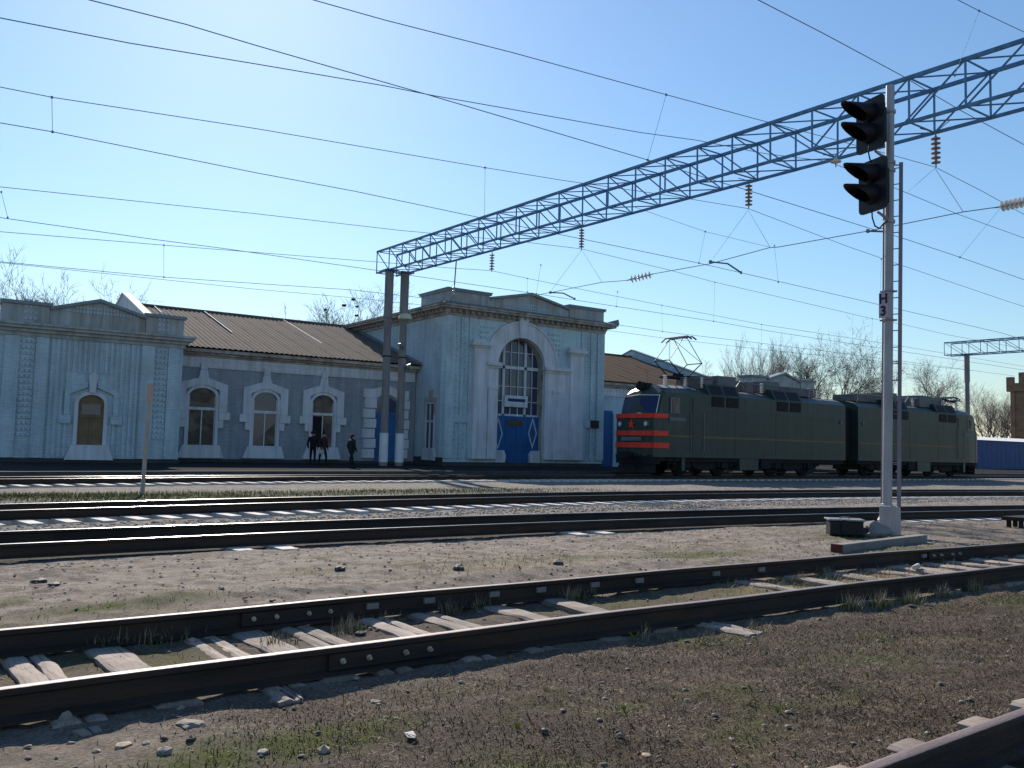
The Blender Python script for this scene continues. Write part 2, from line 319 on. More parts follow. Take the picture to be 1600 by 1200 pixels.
def field(L, x, y): return np.clip(sum(s*bump_at(x, y, p.x, p.y, rx, ry) for p, rx, ry, s in L), 0, 1)
VEG = field(GREENS, GX, GY); DRYF = field(DRY, GX, GY)
T1 = trackY(1, GX); T2 = trackY(2, GX); T3 = trackY(3, GX); T4 = trackY(4, GX)
near = np.clip((T1-.05-GY)/.5+.3*fbm(GX, GY, 1.2, 77), 0, 1)                     # brown dead turf on the near side of the siding
near *= np.clip(1-1.4*bump_at(GX, GY, .6, 4.5, 1.0, .9), 0, 1)
ins = np.clip((GY-T1)/.15, 0, 1)*np.clip((T1+1.6-GY)/.15, 0, 1)
soil = np.clip(near+.6*ins, 0, 1)
path = np.clip((GY-T1-1.7+.5*fbm(GX, GY, .8, 5))/.5, 0, 1)*np.clip((T2-.4-GY)/.5, 0, 1)*np.clip((17-GX)/6, 0, 1)
grav = np.clip((GY-T2+.9)/.4, 0, 1)
oil_shade = np.clip(np.clip((GY-T3+1.0)/.2, 0, 1)*np.clip((T3+2.4-GY)/.3, 0, 1)+np.clip((GY-T4+1.3)/.3, 0, 1)*np.clip((T4+3-GY)/.3, 0, 1)+.9*np.clip((GY-T2+.35)/.2, 0, 1)*np.clip((T2+2.0-GY)/.3, 0, 1), 0, 1)  # oily ballast, with shade beside rails and between sleepers painted in as well
def ground_mat():
    m = bpy.data.materials.new('yard_ground'); m.use_nodes = True; n = m.node_tree.nodes; L = m.node_tree.links; b = n['Principled BSDF']
    tc = n.new('ShaderNodeTexCoord').outputs['Object']
    def noise(s, det=8, rough=.6):
        t = n.new('ShaderNodeTexNoise'); t.inputs['Scale'].default_value = s; t.inputs['Detail'].default_value = det; t.inputs['Roughness'].default_value = rough; L.new(tc, t.inputs['Vector']); return t.outputs['Fac']
    def ramp(fac, *st):
        r = n.new('ShaderNodeValToRGB'); e = r.color_ramp.elements
        while len(e) < len(st): e.new(.5)
        for k, (p, c) in enumerate(st): e[k].position = p; e[k].color = (*c, 1)
        L.new(fac, r.inputs[0]); return r.outputs[0]
    def mix(a, c, fac):
        x = n.new('ShaderNodeMix'); x.data_type = 'RGBA'; L.new(fac, x.inputs[0]); L.new(a, x.inputs[6]); L.new(c, x.inputs[7]); return x.outputs[2]
    def at(nm):
        a = n.new('ShaderNodeAttribute'); a.attribute_name = nm; return a.outputs['Fac']
    def mth(op, a, c):
        x = n.new('ShaderNodeMath'); x.operation = op; x.use_clamp = True
        for k, q in enumerate((a, c)):
            if isinstance(q, (int, float)): x.inputs[k].default_value = q
            else: L.new(q, x.inputs[k])
        return x.outputs[0]
    fine = noise(45, 9, .75); midn = noise(5, 8, .65); big = noise(.9, 6)
    dirt = ramp(fine, (.30, (.12,.098,.080)), (.5, (.265,.222,.188)), (.72, (.42,.365,.315)))
    base = mix(ramp(fine, (.32, (.075,.062,.05)), (.52, (.165,.14,.115)), (.74, (.30,.265,.225))), dirt, ramp(midn, (.38, (0,)*3), (.62, (1,)*3)))
    pale = ramp(fine, (.28, (.19,.158,.132)), (.5, (.325,.275,.235)), (.74, (.47,.41,.36)))
    col = mix(base, pale, mth('MULTIPLY', at('path'), ramp(midn, (.40, (.10,)*3), (.60, (1,)*3))))
    gv = n.new('ShaderNodeTexVoronoi'); gv.inputs['Scale'].default_value = 17; L.new(tc, gv.inputs['Vector'])
    gvc = n.new('ShaderNodeSeparateColor'); L.new(gv.outputs['Color'], gvc.inputs[0])
    gcol = ramp(gvc.outputs[0], (0, (.10,.088,.08)), (.5, (.22,.20,.185)), (1, (.38,.35,.32)))
    col = mix(col, mix(gcol, base, ramp(midn, (.45, (0,)*3), (.7, (.8,)*3))), at('grav'))
    col = mix(col, ramp(fine, (.3, (.085,.07,.058)), (.7, (.21,.18,.155))), ramp(noise(1.9, 9), (.52, (0,)*3), (.66, (.75,)*3)))
    soilc = ramp(fine, (.30, (.032,.025,.020)), (.5, (.088,.069,.056)), (.70, (.185,.155,.128)))
    soilc = mix(soilc, ramp(fine, (.35, (.045,.036,.026)), (.7, (.125,.100,.07))), ramp(noise(2.3, 6), (.45, (0,)*3), (.62, (.9,)*3)))
    col = mix(col, soilc, mth('MULTIPLY', at('soil'), ramp(big, (.2, (.75,)*3), (.55, (1,)*3))))
    red = ramp(noise(1.6, 6), (.58, (0,)*3), (.72, (.55,)*3)); col = mix(col, ramp(fine, (.3, (.14,.085,.065)), (.7, (.26,.18,.145))), red)
    gcl = ramp(fine, (.3, (.045,.055,.016)), (.7, (.13,.15,.04)))
    vg = mth('ADD', mth('MULTIPLY', at('veg'), ramp(midn, (.35, (.2,)*3), (.55, (1,)*3))), mth('MULTIPLY', ramp(noise(1.3, 7), (.56, (0,)*3), (.68, (.5,)*3)), 1.0))
    col = mix(col, gcl, vg)
    col = mix(col, ramp(fine, (.3, (.16,.13,.06)), (.7, (.36,.30,.17))), mth('MULTIPLY', at('dry'), .8))
    col = mix(col, ramp(fine, (.3, (.018,.016,.015)), (.7, (.075,.068,.062))), mth('MULTIPLY', at('oil_shade'), .93))
    L.new(col, b.inputs['Base Color']); b.inputs['Roughness'].default_value = .95; b.inputs['Specular IOR Level'].default_value = .08
    bp = n.new('ShaderNodeBump'); bp.inputs['Strength'].default_value = .9; bp.inputs['Distance'].default_value = .03
    hh = n.new('ShaderNodeMath'); hh.operation = 'MULTIPLY_ADD'; L.new(gv.outputs['Distance'], hh.inputs[0])
    k = n.new('ShaderNodeMath'); k.operation = 'MULTIPLY'; L.new(at('grav'), k.inputs[0]); k.inputs[1].default_value = -.9; L.new(k.outputs[0], hh.inputs[1]); L.new(fine, hh.inputs[2])
    L.new(hh.outputs[0], bp.inputs['Height']); L.new(bp.outputs[0], b.inputs['Normal'])
    return m
g = numesh('ground', np.stack([GX, GY, GZ], -1).reshape(-1, 3), FQ, [ground_mat()], attr={'veg': VEG.ravel(), 'dry': DRYF.ravel(), 'soil': soil.ravel(), 'path': path.ravel(), 'grav': grav.ravel(), 'oil_shade': oil_shade.ravel()})
g.data.polygons.foreach_set('use_smooth', [True]*len(g.data.polygons)); tag(g, kind='structure')

def rect_ok(): pass
# platform: a low asphalt platform with a kerb, following the last track and meeting the station
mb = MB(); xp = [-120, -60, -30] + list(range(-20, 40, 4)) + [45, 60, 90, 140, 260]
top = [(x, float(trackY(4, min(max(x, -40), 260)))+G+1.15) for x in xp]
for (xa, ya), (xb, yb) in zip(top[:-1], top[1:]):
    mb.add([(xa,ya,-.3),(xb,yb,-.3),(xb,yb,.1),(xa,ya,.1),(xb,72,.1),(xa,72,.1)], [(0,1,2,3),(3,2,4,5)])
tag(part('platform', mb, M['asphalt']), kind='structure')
mb = MB()
for (xa, ya), (xb, yb) in zip(top[:-1], top[1:]): mb.add([(xa,ya-.02,-.25),(xb,yb-.02,-.25),(xb,yb-.02,.115),(xa,ya-.02,.115),(xb,yb+.28,.115),(xa,ya+.28,.115)], [(0,1,2,3),(3,2,4,5)])
tag(part('platform_kerb', mb, M['plinth']), kind='structure')  # dark kerb colour continues the painted building shade

# ------------------------------------------------------------------ tracks
RP = [(-.075,-.18),(.075,-.18),(.075,-.168),(.012,-.146),(.010,-.050),(.0365,-.036),(.0375,-.011),(.0355,-.005),(.030,-.0022),(.018,-.0004),(0,0),(-.018,-.0004),(-.030,-.0022),(-.0355,-.005),(-.0375,-.011),(-.0365,-.036),(-.010,-.050),(-.012,-.146),(-.075,-.168)]
def rail_mb(i, off, x0, x1, step, dz=0, kink=0):
    mb = MB(); xs_ = np.arange(x0, x1+1e-6, step); n = len(RP); vs_ = []
    for x in xs_:
        a = tdir(i, x); y = float(trackY(i, x)); c, s = math.cos(a), math.sin(a)
        wob = .006*math.sin(x*1.7+off)+.004*math.sin(x*.6+i) if i < 2 else 0
        vs_ += [(x-(off+p)*s, y+(off+p)*c, q+dz+wob*.6) for p, q in RP]
    fs = []; ms = []
    for k in range(len(xs_)-1):
        for j in range(n):
            fs.append((k*n+j, k*n+(j+1)%n, (k+1)*n+(j+1)%n, (k+1)*n+j)); ms.append(1 if 6 <= j <= 11 else 0)
    fs += [tuple(range(n)), tuple((len(xs_)-1)*n+j for j in range(n-1,-1,-1))]; ms += [0, 0]
    mb.v = vs_; mb.f = fs; mb.m = ms; return mb
def sleeper_mesh(name, L0, L1, w, h, mt, seed=None, split=False):
    r = random.Random(seed); mb = MB()
    if seed is None: mb.box(-w/2, w/2, L0, L1, -h, 0)
    else:                                                        # weathered timber: uneven, cracked baulk
        def slab(x0, x1):
            N = 9; V = []
            for k in range(N):
                y = L0+(L1-L0)*k/(N-1); e = .014
                V += [(x0+r.uniform(-e,e), y, -h), (x1+r.uniform(-e,e), y, -h), (x1+r.uniform(-e,e), y, -.012+r.uniform(-.010,.006)), (x1-.03, y, r.uniform(-.006,.008)), (x0+.03, y, r.uniform(-.006,.008)), (x0+r.uniform(-e,e), y, -.012+r.uniform(-.010,.006))]
            F = [(k*6+j, k*6+(j+1)%6, k*6+6+(j+1)%6, k*6+6+j) for k in range(N-1) for j in range(6)] + [tuple(range(5,-1,-1)), tuple((N-1)*6+j for j in range(6))]
            mb.add(V, F)
        if split:
            q = r.uniform(-.03,.03); slab(-w/2, q-.008); slab(q+.010, w/2)
        else: slab(-w/2, w/2)
    return mb.mesh(name, (0,0,0), (mt,))
def joint(i, off, x, tr, side=-1):                               # fishplate with bolts at a rail joint
    a = tdir(i, x); c, s = math.cos(a), math.sin(a); y = float(trackY(i, x)); P = lambda u, v, z: (x+u*c-(off+v)*s, y+u*s+(off+v)*c, z)
    mb = MB(); mb.bar(P(-.42, side*.030, -.095), P(.42, side*.030, -.095), .03, .10)
    fp = part('fishplate', mb, M['rail_side'], tr)
    for u in (-.33,-.14,.14,.33):
        b = MB(); b.lathe(P(u, side*.052, -.09), [(.020,-.012),(.020,.012),(.011,.014),(.011,.034)], 6, axis=Vector(P(0,side,0))-Vector(P(0,0,0))); part('bolt', b, M['bolt'], fp)
M['bolt'] = mat('bright_bolt', (.42,.36,.28), .5, .2, 10, .1, 40, metal=.3)
w_plain = [sleeper_mesh('sleeper', (-.12,-.16,-.10)[k], G+.42, .25, .16, M['wood'], 5+k) for k in range(3)]
w_split = [sleeper_mesh('sleeper', (-.12,-.15,-.18)[k], G+.42, .26, .16, M['wood'], 25+k, True) for k in range(3)]
c3 = sleeper_mesh('sleeper', -.95, G+.6, .24, .2, M['sleeper']); c4 = sleeper_mesh('sleeper', -1.25, G+.6, .25, .2, M['sleeper']); c2 = sleeper_mesh('sleeper', -.60, G+.55, .25, .2, M['sleeper'])
def put_sleeper(tr, me, i, x, z, jit=.0):
    a = tdir(i, x)+random.uniform(-jit, jit); return inst('sleeper', me, tr, (x, float(trackY(i, x)), z), (0, 0, a))
# siding in front: bleached timber sleepers at uneven spacing
def track(i, label, x0, x1, step, heads, loc):
    t = thing('railway_track', label, 'railway track', loc, 'railway tracks of the yard')
    for off in (0, G): part('rail', rail_mb(i, off, x0, x1, step), (M['rail_side'], M[heads]), t, sm=50)
    return t
t0 = track(0, 'rusty siding rail crossing the bottom right corner of the yard', 'x' and 1.0, 16, .5, 'rail_rust', (3, .62, 0))
for x in (3.35, 3.9, 4.62, 5.3, 6.0, 6.7, 7.4): put_sleeper(t0, random.choice(w_plain+w_split), 0, x, -.183+random.uniform(-.01,.004), .05)
t1 = track(1, 'nearest siding with bleached cracked timber sleepers and weeds along both rails', -8, 34, .5, 'rail_worn', (0, 5.3, 0))
SL1 = [(-.55,0),(.16,0),(.89,1),(1.42,0),(2.06,1),(2.42,0),(2.82,1),(3.50,1),(4.06,1),(4.80,0),(5.42,0),(8.30,0),(9.16,0),(9.95,1),(10.75,0),(11.25,1),(11.55,0),(12.1,1),(12.65,0),(13.25,0),(13.9,1),(14.6,0),(15.3,1),(16,0),(16.7,0),(17.4,1),(18.2,0)]
for x, s in SL1: put_sleeper(t1, random.choice(w_split if s else w_plain), 1, x, -.180+random.uniform(-.006,.006), .05)
w_long = sleeper_mesh('sleeper', -.60, .3, .22, .16, M['wood'], 77, True)
w_stub = sleeper_mesh('sleeper', -.36, .3, .15, .16, M['wood'], 78, True)
for x, z, q in ((5.95,-.178,w_long), (2.0,-.186,w_stub), (11.9,-.19,w_long)): put_sleeper(t1, q, 1, x, z, .04)
jn = PZ(602, 1000, 0).x; jf = PZ(457, 938, 0).x; joint(1, 0, jn, t1); joint(1, G, jf, t1); joint(1, G, PZ(1475,857,0).x, t1)
for k, (a, b) in enumerate([(583,943),(673,935),(776,926),(850,920),(935,913),(1005,906),(1125,897),(1195,889),(1440,868)]):    # pale anchor clips on the web
    p = PY(a, b, 7.0); x = p.x; y = float(trackY(1, x))+G-.03; b2 = MB(); b2.bar((x-.055,y,-.085),(x+.055,y,-.085), .03, .05); part('rail_anchor', b2, M['concrete'], t1)
t2 = track(2, 'second track whose sleepers lie mostly buried in the pale dirt strip', -12, 46, 1, 'rail_top', (0, 12.3, 0))
for k, x in enumerate(np.arange(-2, 40, .6)):
    up = any(abs(x-q) < .31 for q in (4.15, 4.85, 9.8, 10.4)) or x > 18.3
    put_sleeper(t2, c2, 2, float(x), -.178 if up else -.27, .01)
t3 = track(3, 'third track on evenly spaced pale sleepers between grassy strip and gravel', -14, 66, 1, 'rail_top', (0, 17.5, 0))
for x in np.arange(-2.92, 60, .6): put_sleeper(t3, c3, 3, float(x), -.170, .008)
t4 = track(4, 'farthest track beside the platform carrying the green locomotive', -30, 130, 1, 'rail_top', (0, 30, 0))
for x in np.arange(-3.9, 96, .62): put_sleeper(t4, c4, 4, float(x), -.165, .008)

# ------------------------------------------------------------------ station building
YP, YW, ZB = 46.0, 49.6, .10
def XP(x, y, Y=YP): return PY(x, y, Y).x
def ZP(x, y, Y=YP): return PY(x, y, Y).z
def pts(L, Y=YP): return [(PY(x, y, Y).x, PY(x, y, Y).z) for x, y in L]
ST = thing('station_building', 'long pale blue railway station with arched central portico and grey sheet roofs', 'station building', (30, 48, 0))
HX0, HX1 = 27.15, 39.85             # hall front corners
PL0, PL1 = 3.55, 11.65              # left pavilion
XC = (HX0+HX1)/2; PR0, PR1 = 2*XC-PL1, 2*XC-PL0
ZCOR = 9.35                         # underside of the hall cornice
# hall body with arched opening in the front wall (opening 774..848 px)
ax0, ax1 = XP(775,620), XP(848,620); acx = (ax0+ax1)/2; arad = (ax1-ax0)/2; zsp = ZP(811,573)
def arch(rx, n=20, cx=acx, z=zsp, ry=None): return [(cx-rx*math.cos(math.pi*k/n), z+(ry or rx)*math.sin(math.pi*k/n)) for k in range(n+1)]
AP = [(ax0, ZB)]+arch(arad)+[(ax1, ZB)]
mb = MB(); n = len(AP)
mb.prismY([(HX0,ZB),(ax0,ZB),(ax0,zsp),(ax0,ZCOR),(HX0,ZCOR)], YP, YP+.5); mb.prismY([(ax1,ZB),(HX1,ZB),(HX1,ZCOR),(ax1,ZCOR)], YP, YP+.5)
A = arch(arad)
for k in range(len(A)-1): mb.prismY([A[k],A[k+1],(A[k+1][0],ZCOR),(A[k][0],ZCOR)], YP, YP+.5)
part('front_wall', mb, M['aqua'], ST)
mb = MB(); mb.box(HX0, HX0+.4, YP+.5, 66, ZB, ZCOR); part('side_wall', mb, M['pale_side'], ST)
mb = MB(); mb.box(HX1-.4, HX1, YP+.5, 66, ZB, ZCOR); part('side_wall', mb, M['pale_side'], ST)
mb = MB(); mb.box(HX0+.4, HX1-.4, 65.6, 66, ZB, ZCOR); part('rear_wall', mb, M['pale'], ST)
mb = MB(); mb.box(HX0-.05, HX1+.05, YP-.06, YP-.002, ZB-.1, ZP(690,722)+.02)
mb.box(PL0-.05, PL1+.06, YP-.06, YP-.002, ZB-.1, ZP(140,718)+.05); mb.box(PR0-.05, PR1+.06, YP-.06, YP-.002, ZB-.1, .5); mb.box(PL1+.06, HX0-.06, YW-.07, YW-.002, ZB-.1, ZP(450,720,YW)+.06)
mb.box(HX0-.07, HX0-.003, YP, YW-.08, ZB-.1, .6); mb.box(HX1, PR0-.06, YW-.07, YW-.002, ZB-.1, .5)
part('plinth', mb, M['plinth'], ST)
# cornice round the hall: fascia, moulding, dentils, blocking course
def cornice(mb, z0, steps, x0, x1, y0, y1):
    z = z0
    for h, o in steps: mb.box(x0-o, x1+o, y0-o, y1, z, z+h-.004); z += h
    return z
mb = MB(); zc = cornice(mb, ZCOR, [(.16,.10),(.22,.16),(.13,.62),(.12,.72)], HX0, HX1, YP, 66); part('cornice', mb, M['cream'], ST)
mb = MB(); mb.add([(HX0-.78,YP-.78,zc),(HX1+.78,YP-.78,zc),(HX1+.78,66,zc),(HX0-.78,66,zc),(HX0,YP,zc+.22),(HX1,YP,zc+.22),(HX1,66,zc+.22),(HX0,66,zc+.22)], [(0,1,5,4),(3,0,4,7),(1,2,6,5),(4,5,6,7)])
mb.add([(HX1+.76,YP-.76,zc+.01),(HX1+.9,YP-.5,zc+.42),(HX1+.3,YP+.2,zc+.2)], [(0,1,2)]); part('cornice_flashing', mb, M['flash'], ST)
dm = MB().box(-.09,.09,-.20,0,-.2,0).mesh('dentil', (0,0,0), (M['cream'],))
for k in range(28): inst('dentil', dm, ST, (HX0+.3+k*(HX1-HX0-.6)/27, YP-.17, ZCOR+.375))
for k in range(30): inst('dentil', dm, ST, (HX0-.17, YP+.2+k*.46, ZCOR+.375), (0,0,-math.pi/2))
# attic blocks and low pediment
zt = ZP(765,462); zl = zc+.02
def attic(x0, x1, y0, y1, z1, nm='attic_block'):
    mb = MB(); mb.box(x0, x1, y0, y1, zl, z1-.14); part(nm, mb, M['attic'], ST)
    mb = MB(); mb.box(x0-.10, x1+.10, y0-.10, y1+.10, z1-.14, z1-.03); mb.box(x0-.14, x1+.14, y0-.14, y1+.14, z1-.03, z1+.05); part('attic_coping', mb, M['flash'], ST)
xa, xb = XP(765,470), XP(890,485)
ztop = zt+.12
attic(HX0+.05, xa, YP-.02, YP+3.4, ztop); attic(xb, HX1-.05, YP-.02, YP+3.4, ztop)
pg = [(xa+.02,zl),(xb-.02,zl),(xb-.02,ztop-.34),((xa+xb)/2,ztop+.30),(xa+.02,ztop-.34)]
mb = MB(); mb.prismY(pg, YP+.06, YP+.5); part('pediment', mb, M['attic'], ST)
mb = MB(); c_ = ((xa+xb)/2, ztop+.30)
for e in (xa+.02, xb-.02):
    mb.prismY([(e,ztop-.34),(e,ztop-.20),(c_[0],c_[1]+.16),(c_[0],c_[1])], YP-.14, YP+.55)
part('pediment_coping', mb, M['flash'], ST)
mb = MB()                                                        # raised studs in the tympanum
for r_ in range(3):
    for k in range(26-8*r_):
        x = c_[0]+(k-(25-8*r_)/2)*.17; mb.box(x-.05, x+.05, YP+.03, YP+.062, zl+.16+r_*.2, zl+.28+r_*.2)
part('tympanum_studs', mb, M['pale'], ST, kind='stuff')
mb = MB(); mb.add([(HX0,YP+.4,zc+.21),(HX1,YP+.4,zc+.21),(HX1,66,zc+.21),(HX0,66,zc+.21),(XC,YP+4,zc+.8),(XC,66,zc+.8)], [(0,1,4),(1,2,5,4),(2,3,5),(3,0,4,5)]); part('hall_roof', mb, M['flash'], ST)
# brick pilasters at the corners with recessed bands
def strip(nm, x0, x1, z0, z1, d, mt, Y=YP, bev=0): mb = MB(); mb.box(x0, x1, Y-d, Y-.002, z0, z1); return part(nm, mb, mt, ST)
zb_ = ZP(700,716)
for s in (0, 1):
    e = lambda q: HX0+q if s == 0 else HX1-q
    for a, b in ((.0,.62),(1.02,1.22),(1.62,2.05)):
        x0, x1 = sorted((e(a), e(b))); strip('pilaster_band', x0, x1, zb_, ZCOR-.02, .12, M['pale'])
    x0, x1 = sorted((e(.55), e(1.75))); strip('pilaster_block', x0, x1, ZP(712,660), ZP(712,648), .16, M['pale'])
    mb = MB(); r_ = random.Random(3)                             # staggered brick relief down the pilaster
    for k in range(40):
        z = zb_+.5+k*.2
        for a in (.70, 1.32):
            x = e(a+.08*(k % 2)); mb.box(x-.07, x+.07, YP-.05, YP-.002, z, z+.09)
    part('brick_relief', mb, M['pale'], ST, kind='stuff')
# white portal: outer piers, capitals, springing blocks, inner pilasters, archivolt and keystone
zpier = ZP(744,535)
for px0, px1, pm in ((735,756,'L'),(886,906,'R')):
    yy = 535 if pm == 'L' else 548
    x0, x1 = XP(px0,630), XP(px1,640); zz = ZP((px0+px1)/2, yy)
    strip('pier', x0, x1, zb_, zz-.35, .34, M['white'])
    mb = MB(); mb.box(x0-.10, x1+.10, YP-.42, YP-.002, zz-.35, zz-.22); mb.box(x0-.22, x1+.22, YP-.54, YP-.002, zz-.22, zz+.02); mb.box(x0-.05, x1+.05, YP-.36, YP-.002, zz+.02, zz+.16); part('capital', mb, M['white'], ST)
Lx = XP(756,640); Rx = XP(886,645)
for x0, x1 in ((Lx, ax0), (ax1, Rx)):
    strip('inner_pilaster', x0+.03, x1, zb_, zsp-.25, .22, M['white'])
    mb = MB(); mb.box(x0, x1+.02, YP-.30, YP-.002, zsp-.25, zsp-.10); mb.box(x0-.1, x1+.14, YP-.44, YP-.002, zsp-.10, zsp+.12); part('springing_block', mb, M['white'], ST)
    xm = (x0+x1)/2; h2 = ZP(770,606)
    mb = MB(); mb.box(xm-.34, xm+.30, YP-.30, YP-.222, zb_, h2-.1); mb.box(xm-.44, xm+.40, YP-.34, YP-.222, h2-.1, h2+.1); part('engaged_column', mb, M['white'], ST)
ro = arad+.95; mb = MB(); mb.stripY(arch(ro, 24), arch(arad+.01, 24), YP-.20, YP-.004); part('archivolt', mb, M['white'], ST)
mb = MB(); mb.stripY(arch(ro+.13, 24), arch(ro+.005, 24), YP-.26, YP-.004); part('archivolt_moulding', mb, M['white'], ST)
mb = MB(); mb.prismY([(acx-.26,zsp+arad-.02),(acx+.26,zsp+arad-.02),(acx+.42,zsp+ro+.45),(acx-.42,zsp+ro+.45)], YP-.34, YP-.202); part('keystone', mb, M['white'], ST)
mb = MB(); mb.stripY([(ax0+.001,ZB)]+arch(arad-.001)+[(ax1-.001,ZB)], [(ax0+.06,ZB)]+arch(arad-.06)+[(ax1-.06,ZB)], YP+.02, YP+.62); part('arch_reveal', mb, M['cream'], ST)
mb = MB()                                                        # spandrel stucco relief: rows of studs
for rr in range(7):
    for k in range(26):
        x = acx-3.1+k*.25; z = zsp+1.0+rr*.33
        if (x-acx)**2+(z-zsp)**2 > (ro+.3)**2 and z < ZCOR-.2: mb.box(x-.05, x+.05, YP-.035, YP-.002, z-.05, z+.05)
part('spandrel_studs', mb, M['attic'], ST, kind='stuff')
# big window: glass, mullions, transoms
YG = YP+.55; zwin = ZP(811,650)
mb = MB(); mb.prismY([(ax0,zwin)]+arch(arad)+[(ax1,zwin)], YG, YG+.04); WG = part('portal_window', mb, M['glass'], ST)
def mull(p0, p1, wd, nm='mullion', dep=.10): mb = MB(); mb.bar((p0[0],YG-.05,p0[1]), (p1[0],YG-.05,p1[1]), dep, wd, up=(0,0,1) if abs(p1[0]-p0[0]) > .01 else (1,0,0)); return part(nm, mb, M['white'], WG)
def ztopx(x): return zsp+math.sqrt(max(0, (arad-.05)**2-(x-acx)**2))
xm1, xm2 = XP(793,600), XP(827,600)
for x in (xm1, xm2): mull((x,zwin), (x,ztopx(x)), .17)
mull((ax0+.05,zsp-.05), (ax1-.05,zsp-.05), .20, 'transom'); mull((ax0+.05,zwin+.05), (ax1-.05,zwin+.05), .12, 'transom')
for x, t in ((ax0+(xm1-ax0)*.5, .05),(xm1+(xm2-xm1)*.33, .05),(xm1+(xm2-xm1)*.67, .05),(xm2+(ax1-xm2)*.5, .05)): mull((x,zwin), (x,ztopx(x)), t, 'glazing_bar', .06)
for z in (zwin+.95, zwin+1.9, zsp+.95):
    h = arad-.05 if z < zsp else math.sqrt((arad-.05)**2-(z-zsp)**2); mull((acx-h,z), (acx+h,z), .05, 'glazing_bar', .06)
x0, x1 = XP(793,620), XP(829,620); z0, z1 = ZP(811,636), ZP(811,618)
mb = MB(); mb.box(x0, x1, YG-.24, YG-.12, z0, z1); FS = part('name_sign', mb, M['white'], ST)
mb = MB(); mb.box(x0+.25, x1-.2, YG-.25, YG-.242, (z0+z1)/2-.02, z1-.2); part('sign_band', mb, M['blue_reflect_sign'], FS)
# blue door leaf with white lozenges, bronze plate and white side blocks
zdt = zwin-.02; zs = ZP(811,704)
x0, x1 = XP(775,680), XP(848,680)
mb = MB(); mb.box(x0+.02, x1-.02, YP+.30, YP+.42, zs, zdt); mb.prismY([(XP(790,704),zs),(XP(834,704),zs),(XP(826,725),ZB),(XP(796,725),ZB)], YP+.305, YP+.415); DR = part('door', mb, M['door'], ST)
for px in (782, 836):
    c0 = (XP(px,678), ZP(px,677)); a, h = .36, 1.02; O = [(c0[0]-a,c0[1]),(c0[0],c0[1]+h),(c0[0]+a,c0[1]),(c0[0],c0[1]-h),(c0[0]-a,c0[1])]; I = [(c0[0]+(x-c0[0])*.78, c0[1]+(z-c0[1])*.82) for x, z in O]
    mb = MB(); mb.stripY(O, I, YP+.27, YP+.298); part('lozenge', mb, M['white'], DR)
mb = MB(); mb.box(XP(796,658), XP(820,658), YP+.25, YP+.298, ZP(808,665), ZP(808,656)); part('bronze_plate', mb, M['brass'], DR)
for x in (acx-.01, acx+.9, acx-.9): mb = MB(); mb.box(x-.02, x+.02, YP+.285, YP+.299, zs+.05, zdt-.1); part('door_batten', mb, M['door'], DR)
mb = MB(); mb.prismY([(XP(774,722),ZB+.15),(XP(790,722),ZB+.15),(XP(792,712),ZP(791,712)),(XP(789,705),zs),(XP(774,705),zs)], YP+.10, YP+.5); part('step_block', mb, M['white'], ST)
mb = MB(); mb.prismY([(XP(849,722),ZB+.15),(XP(831,722),ZB+.15),(XP(829,712),ZP(829,712)),(XP(833,705),zs),(XP(849,705),zs)], YP+.10, YP+.5); part('step_block', mb, M['white'], ST)
mb = MB(); mb.box(XP(920,662), XP(933,662), YP-.20, YP-.125, ZP(926,669), ZP(926,657)); part('wall_plaque', mb, M['black'], ST)
# narrow window on the return wall left of the portico
def sideY(px, py): return PX(px, py, HX0).y
y0, y1 = YP+1.15, YP+2.05; z0, z1 = 1.15, 3.9
mb = MB(); mb.box(HX0-.02, HX0-.002, y0, y1, z0, z1); sw = part('window', mb, M['glass'], ST)
mb = MB()
for a, b, c, d in ((y0-.14,y0,z0,z1+.1),(y1,y1+.14,z0,z1+.1),((y0+y1)/2-.05,(y0+y1)/2+.05,z0,z1),(y0,y1,z0+1.6,z0+1.72),(y0,y1,z1,z1+.12)): mb.box(HX0-.08, HX0-.021, a, b, c, d)
part('frame', mb, M['white'], sw); mb = MB(); mb.prismX([(y0-.35,z0-.75),(y1+.35,z0-.75),(y1+.15,z0),(y0-.15,z0)], HX0-.16, HX0-.003); part('sill', mb, M['white'], sw)
mb = MB()
for yy, zz, hh in ((y0-.22,z1-.7,.9),(y1+.05,z1-.7,.9)): mb.box(HX0-.10, HX0-.003, yy, yy+.17, zz, zz+hh)
mb.box(HX0-.12, HX0-.003, y0-.25, y1+.25, z1+.14, z1+.40); mb.box(HX0-.12, HX0-.003, (y0+y1)/2-.2, (y0+y1)/2+.2, z1+.40, z1+.85); part('hood', mb, M['attic'], sw)
